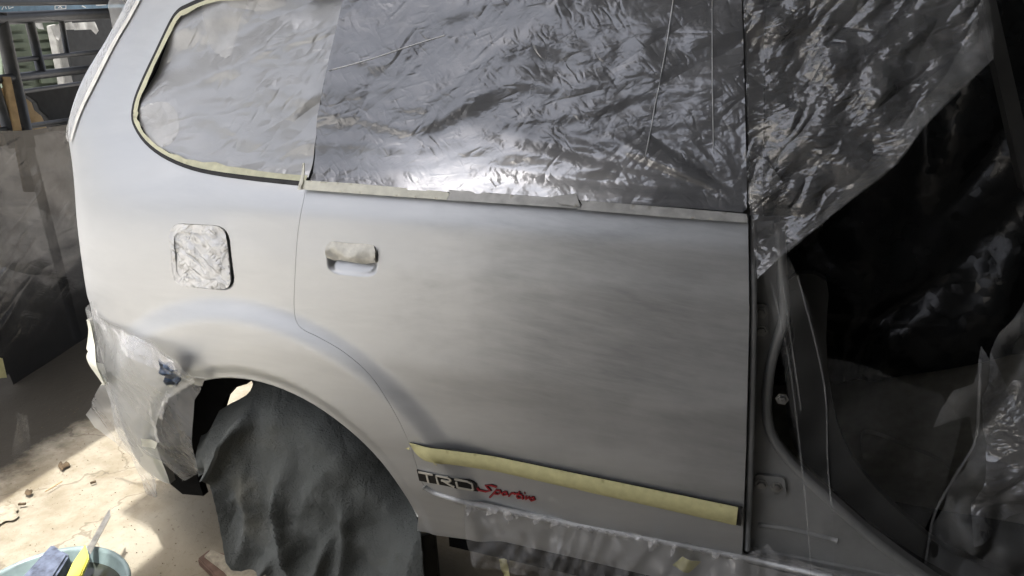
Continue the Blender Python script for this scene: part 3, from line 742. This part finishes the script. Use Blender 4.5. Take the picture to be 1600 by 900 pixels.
# front pillar seen through the opening
fp = outl([(1527, -20), (1552, -20), (1625, 300), (1600, 300)], lambda x, z: .22 + 0 * x)
panel('front_pillar', fp, lambda x, z: .22 + 0 * x, .03, 'dark_trim', car, thick=.04, analytic=False)
# ------------------------------------------------------------------ black sheet hung inside
BS = lambda x, z: .42 + .03 * folds(x, z, 70, 2, 7, 3) + .012 * crumple(x, z, 9, 5) * 3
bs = outl([(1195, -30), (1680, -30), (1700, 540), (1560, 560), (1400, 590), (1190, 600)], BS, far=.7)
sheet('black_plastic_sheet', bs, BS, .014, 'black_film', label='black plastic sheet hung inside the open front doorway', cat='plastic sheet')

# ------------------------------------------------------------------ masking films on the windows
def film_q(x, z):
    y = side(x, z, False) - .003
    return y + .004 - .011 * (folds(x, z, 24, .7, 7, 1) - 1) * sstep(1.15, 1.30, z) - .003 * (folds(x, z, -8, 1.2, 12, 2) - 1) - .010 * crumple(x, z, 16, 1)
f1 = thing('masking_film', (-.95, .08, 1.13), 'grey overspray-dulled masking film over the rear quarter window', 'masking film')
seal2 = [tuple(p) for p in offset_open(qwin, .014)]
fq_poly = seal2 + outl([(544, -24), (540, 0), (516, 100), (498, 190), (484, 270), (480, 286)], film_q)
sheet('sheet', fq_poly, film_q, .006, 'quarter_film', f1)
tp_in = [tuple(p) for p in np.array(offset_open(qwin, .0185)) + np.stack([.006 * fbm(np.arange(len(qwin)) * .6, 0 * np.arange(len(qwin)), 2, 3)] * 2, 1)]
tp = [tuple(p) for p in offset_open(qwin, .0085)]
sheet('tape', tp + tp_in[::-1], lambda x, z: side(x, z, False) - .003, .007, 'window_tape', f1)
patch = outl(smooth_poly([(218, 170), (262, 160), (281, 190), (270, 222), (240, 232), (222, 215)], 3), film_q)
sheet('tape_patch', patch, lambda x, z: film_q(x, z) - .0006, .007, 'patch_film', f1)
patch = outl(smooth_poly([(322, -10), (385, -10), (374, 40), (360, 88), (340, 84), (325, 60)], 3), film_q)
sheet('tape_patch', patch, lambda x, z: film_q(x, z) - .0006, .007, 'patch_film', f1)

CX, CZ = hit(1172, 322, gl(-.004))
def film_d(x, z):
    y = side(x, z, False) - .004
    ang = np.arctan2(z - CZ, CX - x); rr = np.hypot(x - CX, z - CZ)
    fan = np.abs(perlin(ang * 9, rr * 1.2, 3)) * 2
    lowb = sstep(1.22, 1.14, z)
    y = y - .008 * fan * sstep(.0, .12, rr) * sstep(.62, .25, rr) * lowb
    y = y - .006 * folds(x, z, 40, .8, 5, 6) * sstep(-.25, -.5, x) * sstep(1.5, 1.25, z) * sstep(1.13, 1.24, z)
    y = y - .014 * crumple(x, z, 15, 7) - .0025 * folds(x, z, 10, 3, 18, 8)
    bulge = sstep(1.21, 1.11, z)
    return y - .011 * bulge * sstep(-.78, -.55, x) * sstep(.0, -.35, x)
f2 = thing('masking_film', (-.42, .06, 1.11), 'large silvery grey masking film over the rear door window', 'masking film')
fd_poly = outl([(483, 288), (600, 294), (705, 300), (910, 313), (1160, 332), (1167, 326), (1166, 250), (1163, 120), (1158, -30), (540, -30), (534, 6), (510, 110), (494, 200)], film_d)
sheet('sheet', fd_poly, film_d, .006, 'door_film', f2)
tape_strip = lambda px, mat, par, off=.006, nm='tape': sheet(nm, outl(px), lambda x, z: side(x, z, False) - off + .0012 * perlin(x * 40, z * 40, 3), .007, mat, par, thick=.002)
tape_strip([(477, 293), (478, 279), (560, 284), (640, 291), (702, 296), (708, 300), (703, 309), (600, 302)], 'pale_tape', f2, .016)
tape_strip([(704, 309), (709, 300), (707, 293), (800, 300), (905, 308), (912, 316), (908, 322), (800, 315)], 'grey_tape', f2, .0175)
tape_strip([(906, 323), (914, 316), (910, 309), (1000, 316), (1100, 324), (1168, 330), (1169, 343), (1050, 335)], 'grey_tape', f2, .019)
tape_strip([(474, 293), (482, 252), (485, 252), (480, 293)], 'pale_tape', f2, .020)
tape_strip([(868, 303), (905, 298), (912, 318), (880, 314)], 'grey_tape', f2, .022, 'tape_patch')
# long thin creases drawn tight across the film
for L, r in (([(515, 110), (580, 92), (640, 72), (695, 55)], .0016), ([(1052, 0), (1040, 80), (1022, 175), (1008, 250)], .0018), ([(1113, 0), (1113, 120), (1115, 240)], .0012)):
    q = outl(smooth_poly(L, 5, False), film_d); tube('crease', [(x, float(film_d(np.array([x]), np.array([z]))[0]) - .001, z) for x, z in q], r * .55, 'crease_film', f2, 6)

# ------------------------------------------------------------------ foil-like film over the top of the front doorway
def film_f(x, z):
    return -.04 + .07 * sstep(.94, 1.10, z) + .06 * sstep(1.1, 1.5, z) - .02 * np.sin(np.clip((x + .03) * 6, 0, 3.1)) + .012 * folds(x, z, 50, 2, 6, 12) + .09 * crumple(x, z, 13, 9)
f3 = thing('masking_film', (.15, .05, 1.05), 'crumpled shiny clear film hanging over the upper front doorway', 'masking film')
ff = outl([(1160, -30), (1535, -30), (1549, 60), (1552, 92), (1500, 140), (1440, 200), (1400, 255), (1330, 310), (1270, 360), (1215, 405), (1184, 434), (1178, 390), (1172, 330), (1168, 200)], film_f)
sheet('sheet', ff, film_f, .006, 'foil_film', f3)
hem = outl(smooth_poly([(1552, 92), (1500, 140), (1440, 200), (1400, 255), (1330, 310), (1270, 360), (1215, 405), (1184, 434)], 3, False) + smooth_poly([(1178, 420), (1240, 372), (1310, 305), (1380, 235), (1420, 180), (1480, 110), (1525, 20), (1540, -10), (1551, 60)], 3, False), film_f)
sheet('folded_hem', hem, lambda x, z: film_f(x, z) - .006 - .004 * folds(x, z, 45, 2, 40, 4), .007, 'clear_film', f3)
tri = outl([(1166, 232), (1200, 250), (1228, 290), (1170, 318)], film_f)
sheet('tape_patch', tri, lambda x, z: film_f(x, z) - .006, .007, 'foil_film', f3)

# ------------------------------------------------------------------ long clear strip hanging down the pillar
def film_s(x, z): return -.005 + .03 * folds(x, z, 86, 1, 16, 14) * .5 + .02 * sstep(.5, 1., z)
sp = outl([(1192, 425), (1232, 400), (1262, 470), (1285, 560), (1293, 640), (1294, 720), (1300, 800), (1302, 930), (1262, 930), (1255, 800), (1246, 700), (1222, 560)], film_s)
f10 = thing('masking_film', (.13, 0, .3), 'long clear film strip hanging down beside the door hinges', 'masking film')
sheet('sheet', sp, film_s, .007, 'sheer_film', f10)
for L in ([(1205, 440), (1232, 560), (1250, 700), (1262, 820), (1268, 920)], [(1246, 430), (1275, 540), (1290, 620), (1293, 720), (1300, 800)], [(1222, 430), (1240, 560), (1252, 640)]):
    q = outl(smooth_poly(L, 5, False), film_s); tube('crease', [(x, float(film_s(np.array([x]), np.array([z]))[0]) - .002, z) for x, z in q], .0014, 'clear_film', f10, 6)
vp = outl([(1293, 560), (1380, 585), (1470, 620), (1505, 660), (1480, 760), (1448, 830), (1436, 950), (1306, 950), (1300, 760)], lambda x, z: .03 + 0 * x)
sheet('sheet', vp, lambda x, z: .03 + .012 * folds(x, z, 75, 1, 9, 77), .012, 'sheer_film', f10)
# crumpled film at the right
def film_r(x, z): return .05 + .05 * folds(x, z, 75, 2, 7, 21) + .35 * crumple(x, z, 11, 14) * .6
rp = outl([(1533, 540), (1545, 560), (1600, 470), (1680, 470), (1680, 960), (1436, 960), (1444, 890), (1458, 820), (1490, 750), (1522, 690), (1515, 650), (1458, 668), (1490, 610), (1520, 600)], film_r)
f4 = thing('masking_film', (.45, .05, .4), 'crumpled clear film bunched at the right over the doorway edge', 'masking film')
sheet('sheet', rp, film_r, .007, 'clear_film', f4)
cr = outl([(1545, 545), (1570, 600), (1600, 590), (1660, 600), (1660, 800), (1560, 810), (1520, 850), (1515, 780), (1540, 690), (1530, 620)], film_r)
sheet('crumpled_layer', cr, lambda x, z: film_r(x, z) - .012 + .2 * crumple(x, z, 22, 3) * .5, .007, 'foil_film', f4)
q = outl(smooth_poly([(1531, 560), (1528, 640), (1522, 690), (1490, 745), (1460, 800), (1448, 860), (1440, 930)], 4, False), film_r)
tube('crease', [(x, float(film_r(np.array([x]), np.array([z]))[0]) - .004, z) for x, z in q], .0025, 'clear_film', f4, 6)

# ------------------------------------------------------------------ film along the sill
def film_l(x, z): return side(x, z) - .008 - .010 * folds(x, z, 80, 2, 22, 31) - .012 * sstep(.46, .30, z) + .12 * crumple(x, z, 20, 15) * .5
top_px = [(724, 781)] + [(730 + k * 10, 783 + k * 10 * .196 + random.uniform(-3, 5)) for k in range(1, 44)] + [(1165, 868), (1200, 850), (1208, 862), (1260, 880), (1330, 905)]
lp = outl(top_px + [(1330, 960), (1000, 935), (905, 915), (800, 896), (745, 888), (735, 870), (727, 830)], film_l)
f5 = thing('masking_film', (-.25, 0, .25), 'clear wrinkled film hanging from the sill below the rear door', 'masking film')
sheet('sheet', lp, film_l, .006, 'sill_film', f5)
k_ = 0
while k_ < 30:
    x_ = 728 + k_ * 14 + random.uniform(-9, 9); y_ = 784 + (x_ - 730) * .196; w_ = random.uniform(4, 14); h_ = random.choice([5, 7, 9, 12, 20]); sl_ = random.uniform(-6, 12)
    q = outl([(x_, y_), (x_ + w_, y_ + 1.5), (x_ + w_ + sl_ * .6, y_ + h_ * .6), (x_ + sl_, y_ + h_), (x_ + sl_ * .4 - 2, y_ + h_ * .5)], film_l)
    sheet('crinkle', q, lambda x, z: film_l(x, z) - .006 - .15 * crumple(x, z, 60, k_), .005, 'shiny_film', f5); k_ += 1
for pxq in ([(779, 876), (790, 876), (797, 915), (786, 915)], [(1050, 885), (1066, 872), (1095, 880), (1075, 898)]):
    sheet('tape', outl(pxq, film_l), lambda x, z: film_l(x, z) + .004, .01, 'masking_tape', f5, thick=.001)

# ------------------------------------------------------------------ film round the bumper
def film_b(x, z):
    b = np.minimum(side(x, z), .26)
    return b - .012 + .010 * folds(x, z, -66, 1.2, 9, 41) + .03 * sstep(.45, .2, z) - .022 * np.exp(-((z - .64 - .25 * (x + 1.4)) / .05) ** 2) + .03 * crumple(x, z, 12, 16)
bpx = [(143, 470), (150, 492), (178, 508), (230, 530), (275, 563), (318, 594), (304, 625), (300, 680), (312, 740), (285, 752), (268, 735), (252, 722), (240, 740), (243, 778), (232, 782), (222, 752), (204, 712), (175, 688), (148, 668), (134, 648), (146, 622), (160, 598), (152, 575), (138, 548), (135, 500)]
f6 = thing('masking_film', (-1.5, .12, .2), 'torn milky film wrapped round the rear bumper', 'masking film')
sheet('sheet', outl(bpx, film_b), film_b, .007, 'milky_film', f6)
for pxq, mt in (([(136, 500), (142, 500), (166, 600), (158, 602), (140, 548)], 'pale_tape'), ([(222, 684), (248, 690), (244, 700), (224, 696)], 'pale_tape'), ([(304, 590), (322, 590), (318, 602), (306, 600)], 'grey_tape')):
    sheet('tape', outl(pxq, film_b), lambda x, z: film_b(x, z) - .004, .006, mt, f6)
rag = outl([(250, 560), (257, 566), (264, 566), (276, 578), (284, 595), (279, 597), (277, 604), (268, 600), (262, 602), (257, 588), (252, 584), (253, 572)], film_b)
sheet('blue_rag', rag, lambda x, z: film_b(x, z) - .003 - .35 * crumple(x, z, 45, 4), .004, 'blue_rag', label='small crumpled dark blue rag stuck on the bumper film', cat='rag', thick=.004)
# folded edge of that film, with glare added as whiter slivers
q = outl([(150, 494), (205, 545), (262, 570), (310, 596), (270, 560), (215, 524), (178, 508)], film_b)
for pxq in ([(149, 478), (156, 492), (166, 505), (170, 515), (160, 512), (151, 498)], [(176, 512), (196, 522), (222, 548), (258, 572), (300, 592), (262, 580), (215, 562), (190, 536)], [(205, 516), (240, 536), (276, 566), (250, 552), (222, 532)], [(232, 600), (238, 640), (252, 690), (246, 690), (234, 645)], [(262, 610), (250, 650), (256, 655), (268, 615)]):
    sheet('crinkle', outl(pxq, film_b), lambda x, z: film_b(x, z) - .005 - .06 * crumple(x, z, 40, 6), .005, 'shiny_film', f6)
sheet('folded_edge', q, lambda x, z: film_b(x, z) - .004 - .003 * folds(x, z, -35, 2, 30, 4), .006, 'shiny_film', f6)

# ------------------------------------------------------------------ filler recess film, handle tape, moulding tape
ffp = outl(rrect([(263, 349), (352, 353), (363, 454), (270, 446)], .23))
def film_fuel(x, z): return side(x, z) + .002 - .12 * crumple(x, z, 34, 18) * .5
f7 = thing('masking_film', (fx, float(side(fx, fz)), fz - .06), 'crinkled film and tape stuck over the fuel filler recess', 'masking film')
sheet('sheet', ffp, film_fuel, .0045, 'filler_film', f7)
fin = outl(rrect([(271, 362), (341, 366), (350, 438), (276, 434)], .2))
fr_v = rrect([(263, 349), (352, 353), (363, 454), (270, 446)], .23); 
sheet('tape', outl(fr_v), lambda x, z: side(x, z) - .0005 - .08 * crumple(x, z, 40, 19) * .5, .005, 'filler_film', f7, holes=[fin])
_hz = np.array(outl([(512, 392), (588, 397)]))
def ht(x, z):
    q = (z - np.interp(x, _hz[:, 0], _hz[:, 1])) / .020
    return side(x, z) + .002 - .010 * np.clip(1 - q ** 2, 0, 1) - .14 * crumple(x, z, 26, 20) * .5
hbp = outl([(511, 384), (516, 377), (560, 379), (584, 383), (589, 392), (588, 410), (572, 413), (530, 407), (522, 407), (512, 402)])
sheet('handle_tape', hbp, ht, .003, 'handle_wrap', label='pale masking tape wrapped round the rear door handle', cat='masking tape', thick=.006)
f8 = thing('moulding_tape', (-.31, -.01, .55), 'long yellow masking tape strip covering the lower door moulding', 'masking tape')
mt_poly = mould_out(0., .008)
sheet('tape', mt_poly, lambda x, z: mouldf(.014)(x, z) - .0012 + .0004 * perlin(x * 30, z * 60, 4), .006, 'masking_tape', f8, thick=.002)
for pxq in ([(679, 708), (683, 711), (690, 717), (688, 722), (682, 722), (684, 715)], [(636, 697), (646, 692), (645, 697)], [(1120, 804), (1133, 797), (1130, 801)]):
    sheet('tape_flap', outl(pxq), lambda x, z: mouldf(.014)(x, z) - .004 - .5 * (x - x.min()), .004, 'masking_tape', f8)

# ------------------------------------------------------------------ masking along the rear pillar edge
f9 = thing('masking_film', (-1.45, .3, 1.0), 'narrow film and pale tape edging along the rear pillar', 'masking film')
RE = lambda x, z: side(x, z, False) - .004
e1 = outl(smooth_poly([(232, -20), (206, 28), (188, 58), (170, 92), (152, 128), (130, 172), (118, 205), (113, 222)], 3, False))
e2 = [(x - .012 - .010 * sstep(1.1, 1.3, z) - .005 * float(perlin(z * 14, 0.3, 2)), z) for x, z in e1]
sheet('tape', e1 + e2[::-1], RE, .008, 'grey_white_tape', f9)
e3 = [(x - .05, z) for x, z in e2]
sheet('sheet', e2 + e3[::-1], lambda x, z: side(x, z, False) - .002 - .006 * folds(x, z, 60, 3, 25, 4), .008, 'milky_film', f9)
up = outl([(176, -20), (222, -20), (205, 12), (186, 44), (174, 46), (170, 10)], lambda x, z: .18 + 0 * x)
sheet('sheet', up, lambda x, z: .18 + .02 * crumple(x, z, 12, 8) * 4, .008, 'milky_film', f9)

# ------------------------------------------------------------------ cloth over the wheel
def cloth(x, z):
    r = np.hypot(x - WX, z - WZ); up_ = sstep(.10, .40, z)
    y = .055 + .17 * sstep(.20, .345, r) ** 1.4 * up_ * sstep(.25, .45, z)
    y = y - .05 * sstep(.30, 0, z)
    y = y - .045 * folds(x, z, 80, 1.0, 5.0, 51) * sstep(.55, .28, z) - .016 * folds(x, z, 60, 2, 9, 52) * sstep(-.95, -1.25, x)
    for (ux, uz, deg, l0, l1, w_, am) in ((-1.20, .37, 58, -.06, .22, .016, .040), (-1.00, .25, 99, -.12, .16, .011, .026), (-1.16, .20, 112, -.16, .18, .014, .030), (-.86, .22, 84, -.15, .16, .02, .022), (-.93, .14, 70, -.1, .16, .016, .024), (-1.08, .12, 60, -.08, .1, .014, .022)):
        u, v = rotd(x - ux, z - uz, deg); y = y - 1.5 * am * np.exp(-np.abs(v / w_) ** 1.5) * sstep(l0, l0 + .07, u) * sstep(l1, l1 - .09, u)
    y = y + .02 * np.exp(-((x + 1.24) / .03) ** 2 - ((z - .345) / .018) ** 2)
    return y + .006 * fbm(x * 12, z * 12, 3, 6) + .05 * crumple(x, z, 9, 33)
cl_px = smooth_poly([(384, 618), (395, 600), (392, 588), (440, 580), (520, 620), (600, 700), (650, 800), (662, 900), (660, 990), (520, 990), (425, 960), (415, 898), (360, 890), (348, 850), (338, 800), (328, 762), (310, 745), (306, 712), (318, 672), (345, 640)], 3)
sheet('wheel_cover_cloth', outl(cl_px, cloth), cloth, .007, 'gritty_cloth', label='dusty dark grey cloth draped over the rear wheel', cat='cloth', thick=.004)

# ------------------------------------------------------------------ fence behind the car
fd = ROT @ np.array([130., 440., -1150.]); fd[2] = 0; fd /= np.linalg.norm(fd)
FN = np.array([fd[1], -fd[0], 0.]); FN = FN if FN[0] < 0 else -FN       # pointing away from the camera
FO = np.array([-2.85, .55, 0.])
FENCE = Frame(FO, fd, (0, 0, 1), FN)
def onf(px, py, depth=0.):
    r = ray(px, py); t = ((FO + FN * depth - CAM) @ FN) / (r @ FN); return CAM + t * r
def pxr(px, py, w, depth=0.): return .5 * np.linalg.norm(onf(px, py + w / 2, depth) - onf(px, py - w / 2, depth))
fence = thing('pipe_fence', tuple(onf(40, 600) * np.array([1, 1, 0])), 'dark grey welded pipe fence behind the rear of the car', 'fence')
for (a, b, w) in (((-60, 5), (230, 2), 10), ((-60, 32), (230, 18), 19), ((18, 95), (200, 76), 8), ((-60, 131), (200, 101), 14), ((36, 143), (200, 120), 7), ((-60, 212), (180, 178), 9)):
    tube('rail', [onf(*a), onf(*b)], pxr(40, (a[1] + b[1]) / 2, w), 'fence_paint', fence, 12)
for (a, b, w) in (((-1, 20), (45, 230), 22), ((43, 20), (66, 118), 15), ((95, 26), (105, 84), 9), ((-14, 120), (22, 230), 18)):
    tube('post', [onf(*a, .004), onf(*b, .004)], pxr(a[0], (a[1] + b[1]) / 2, w) * .96, 'fence_paint', fence, 12)
foot = onf(45, 230, .004); tube('post', [foot, foot * np.array([1, 1, 0])], .02, 'fence_paint', fence, 10)
far_p = onf(200, 60, .004); tube('post', [far_p, far_p * np.array([1, 1, 0])], .02, 'fence_paint', fence, 10)
# dark film on the fence
def FF(u, v):
    y = -.03 - .004 * folds(u, v, -30, .6, 3.5, 61) - .004 * folds(u, v, 25, .8, 4, 62) * sstep(.7, .3, v)
    for (uu, vv, deg, L, am) in ((-.15, .62, -33, .5, .012), (-.05, .80, -38, .3, .008), (-.1, .30, 24, .5, .014), (-.2, .22, 20, .5, .010), (-.1, .12, 28, .5, .016), (-.3, .5, -60, .4, .010)):
        a_, b_ = rotd(u - uu, v - vv, deg); y = y - am * np.exp(-np.abs(b_ / .010)) * sstep(-L, -L + .2, a_) * sstep(L, L - .2, a_)
    return y
dfp = outl([(-60, 205), (40, 204), (110, 194), (180, 190), (190, 400), (180, 520), (136, 546), (70, 582), (26, 613), (14, 585), (-60, 600)], FF, FENCE)
sheet('fence_film', dfp, FF, .009, 'dark_film', frame=FENCE, label='dark translucent plastic sheet draped over the pipe fence', cat='plastic sheet')
tpq = outl([(-10, 556), (4, 560), (11, 590), (-10, 592)], lambda u, v: -.09 + 0 * u, FENCE)
sheet('tape_scrap', tpq, lambda u, v: -.09 + 0 * u, .01, 'masking_tape', frame=FENCE, label='scrap of yellow tape on the plastic sheet edge at the far left', cat='masking tape', thick=.002)
tpq = outl([(-20, 640), (2, 648), (10, 690), (11, 720), (-20, 722)], lambda u, v: -.45 + 0 * u, FENCE)
sheet('hanging_film', tpq, lambda u, v: -.45 + .01 * np.sin(u * 80), .012, 'clear_film', frame=FENCE, label='narrow clear film end with tape at the left edge, low over the floor', cat='masking film')

# ------------------------------------------------------------------ things beyond the fence
def quadf(pts, depth): return [onf(x, y, depth) for x, y in pts]
gd = thing('green_door', tuple(onf(60, 140, 1.0) * np.array([1, 1, 0])), 'dull green louvred door standing beyond the fence', 'door')
prism('door_frame', quadf([(2, 20), (100, 20), (118, 160), (5, 180)], 1.0), FN * .04, 'green_paint', gd, .003)
for k in range(9):
    y = 40 + k * 13.5
    for xa, xb in ((12 + k * 1.2, 40 + k * 1.8), (54 + k * 1.8, 82 + k * 2.2)):
        prism('slat', quadf([(xa, y), (xb, y - 1.5), (xb + 1.2, y + 8), (xa + 1, y + 9.5)], .975), FN * .02, 'green_paint', gd, .003)
prism('wooden_post', quadf([(84, 40), (94, 38), (116, 135), (103, 137)], .8), FN * .05, 'grey_wood', bev=.004, label='pale grey leaning timber post beyond the fence', cat='post')
prism('dark_board', quadf([(100, 30), (210, 20), (210, 132), (118, 138)], .9), FN * .03, 'charcoal_panel', bev=.004, label='charcoal board standing beyond the fence by the car', cat='board')
prism('low_dark_board', quadf([(44, 150), (36, 143), (200, 116), (200, 200), (84, 205), (74, 182), (62, 172), (58, 160)], .12), FN * .03, 'charcoal_panel', bev=.003, label='low dark board leaning behind the lower fence rails', cat='board')
prism('plank', quadf([(0, 120), (12, 120), (50, 300), (36, 300)], -.008), -FN * .015, 'brown_board', bev=.002, label='sunlit tan plank leaning on the fence at far left', cat='plank')
kp = thing('paper_sacks', tuple(onf(60, 180, .5) * np.array([1, 1, 0])), 'pale brown paper sacks piled beyond the fence', 'sack')
for k, q in enumerate(([(36, 134), (46, 148), (60, 176), (30, 182)], [(34, 165), (60, 160), (68, 182), (36, 190)], [(36, 180), (74, 176), (86, 205), (36, 215)], [(-6, 136), (12, 138), (30, 215), (6, 230)])):
    prism('sack', quadf(q, .45 + .03 * k), FN * .12, 'kraft_paper', kp, .012)
wp = thing('torn_paper', tuple(onf(100, 40, .75)), 'torn white paper caught on the boards beyond the fence', 'paper')
FB = Frame(FO + FN * .78, fd, (0, 0, 1), FN)
for pts in ([(52, 36), (66, 36), (69, 46), (60, 45)], [(78, 40), (112, 34), (118, 46), (96, 47), (92, 64), (84, 56)], [(112, 36), (148, 34), (154, 48), (150, 54), (142, 46), (116, 47)]):
    z_ = lambda u, v: -.02 - .1 * crumple(u, v, 12, 5) * .5
    sheet('scrap', outl(pts, z_, FB), z_, .02, 'white_paper', wp, frame=FB)
bb = thing('blue_board', tuple(onf(60, 10, 1.2)), 'blue painted board with white letters above the fence', 'board')
prism('board', quadf([(-40, -30), (240, -30), (240, 18), (-40, 24)], 1.25), FN * .03, 'blue_paint', bb, .003)
FL = Frame(FO + FN * 1.245, fd, (0, 0, 1), FN)
def letters(lines, w, depth):
    V = []; F = []
    for q in ribbon2d(lines, w):
        b = len(V); V += [onf(p[0], p[1], depth) for p in q]; F.append((b, b + 1, b + 2, b + 3))
    return mk('white_letter', V, F, 'white_paper', bb, smooth=False)
for Ls in ([[(3, 15), (7, 8), (10, 14)]], [[(13, 8), (14, 13.5), (21, 11)]], [[(86, 9), (103, 8), (103, 13.5), (86, 14.5), (86, 9)]], [[(91, 12.5), (94, 10), (97, 12.5)]], [[(128, 9), (134, 12)]], [[(150, 8), (166, 7)]]):
    letters(Ls, 1.6, 1.24)
box('yard_wall', (-9.2, -9, -.05), (-9.0, 8, 2.4), 'sunlit_plaster', label='pale plastered yard wall far behind the fence', cat='wall')

# ------------------------------------------------------------------ basin, knife, litter on the ground
bc = atz(62, 950, .10); BX, BY = bc[0], bc[1]
basin = thing('basin', (BX, BY, 0), 'grey green plastic basin of dirty water at the lower left', 'basin')
prof = [(.0, .012), (.13, .012), (.16, .03), (.185, .105), (.190, .112), (.196, .112), (.198, .107), (.192, .100), (.168, .02), (.14, .0), (.0, .0)]
V = []; F = []; S_ = 48
for r, z in prof:
    for k in range(S_): a = 2 * math.pi * k / S_; V.append((BX + r * math.cos(a), BY + r * math.sin(a), z + .004))
for j in range(len(prof) - 1):
    for k in range(S_): F.append((j * S_ + k, j * S_ + (k + 1) % S_, (j + 1) * S_ + (k + 1) % S_, (j + 1) * S_ + k))
mk('bowl', V, F, 'basin_plastic', basin)
V = [(BX + .178 * math.cos(2 * math.pi * k / 40), BY + .178 * math.sin(2 * math.pi * k / 40), .082) for k in range(40)]
mk('water', V, [tuple(range(40))], 'grey_water', basin, smooth=False)
Vq = [atz(x, y, .118) for x, y in ((80, 848), (108, 865), (70, 925), (20, 915))]
prism('sanding_block', Vq, (0, 0, -.04), 'blue_grey_block', bev=.006, label='blue grey plastic-wrapped sanding block lying in the basin', cat='sanding block')
kn = thing('craft_knife', tuple(atz(130, 880, .08)), 'yellow craft knife with long blade resting on the basin rim', 'knife')
def kq(pts, z): return [atz(x, y, zz) for (x, y), zz in zip(pts, z)]
prism('handle', kq([(133, 849), (139, 870), (124, 905), (105, 930), (90, 930), (113, 878)], [.135, .132, .128, .122, .122, .130]), (0, 0, -.014), 'knife_yellow', kn, .003)
prism('blade', kq([(171, 794), (173, 806), (141, 866), (136, 856)], [.15, .148, .133, .135]), (0, 0, -.0015), 'knife_blade', kn)
# dried plaster scrap, twigs, chips
def blob(name, pts, h, mat, label, cat, z=.006):
    P = [atz(x, y, z) for x, y in smooth_poly(pts, 3)]; c = np.mean(P, 0)
    V = [tuple(p) for p in P] + [tuple(p + (c - p) * .25 + np.array([0, 0, h])) for p in P]; n = len(P)
    F = [(i, (i + 1) % n, n + (i + 1) % n, n + i) for i in range(n)] + [tuple(range(n, 2 * n))]
    return mk(name, V, F, mat, label=label, cat=cat)
blob('plaster_scrap', [(-8, 797), (4, 790), (12, 791), (20, 787), (28, 795), (25, 800), (29, 806), (20, 813), (8, 814), (-8, 822)], .004, 'plaster_scrap', 'flat pale dried plaster scrap at the left edge of the floor', 'plaster scrap')
def twig(pts, r, label, mat='twig_brown', cat='twig', nm='twig'):
    tube(nm, [atz(x, y, .006 + r) for x, y in pts], r, mat, None, 6, label=label, cat=cat)
twig([(148, 886), (160, 877), (171, 877)], .0025, 'small forked dark twig right of the basin')
twig([(159, 878), (155, 875)], .002, 'short dark twig end touching the forked twig')
twig([(71, 768), (84, 760), (97, 752)], .0018, 'thin pale straw lying on the sunlit floor', 'brown_board', 'straw', 'straw')
twig([(141, 755), (150, 752)], .004, 'short dark stick on the sunlit floor below the bumper film')
twig([(29, 788), (40, 787)], .004, 'dark chip beside the plaster scrap', 'twig_brown', 'chip', 'chip')
blob('dead_leaf', [(90, 728), (95, 722), (99, 727), (106, 722), (109, 727), (101, 731), (97, 735)], .007, 'twig_brown', 'curled dead leaf at the edge of the sunlit floor', 'leaf')
blob('dead_leaf', [(38, 771), (43, 765), (47, 768), (51, 766), (49, 772), (43, 774)], .006, 'twig_brown', 'brown crumpled leaf left of the straw', 'leaf')
# board end by the cloth
sl = thing('broken_slab', tuple(atz(380, 900, 0)), 'broken flat slab with red brown edge and pale crust beside the wheel cloth', 'slab')
prism('brick_layer', [atz(x, y, .026) for x, y in ((308, 872), (326, 858), (440, 884), (470, 960), (380, 960), (330, 893))], (0, 0, -.026), 'brick_red', sl, .004)
prism('mortar_crust', [atz(x, y, .034) for x, y in ((318, 868), (330, 857), (350, 866), (440, 884), (470, 950), (390, 950), (350, 892))], (0, 0, -.0075), 'plaster_scrap', sl, .003)
# loose grit: nobody could count it
V = []; F = []
for k in range(900):
    x, y = random.uniform(-2.6, -1.0), random.uniform(-.35, .7); s = random.choice([.001, .0013, .0018, .0026]); b = len(V)
    for dx, dy, dz in ((1, 0, 0), (-.5, .8, 0), (-.5, -.8, 0), (0, 0, 1.1)): V.append((x + s * dx * random.uniform(.6, 1.4), y + s * dy, .002 + s * dz))
    F += [(b, b + 1, b + 3), (b + 1, b + 2, b + 3), (b + 2, b, b + 3)]
mk('grit', V, F, 'twig_brown', kind='stuff', label='loose grit scattered over the concrete floor', cat='grit', smooth=False)
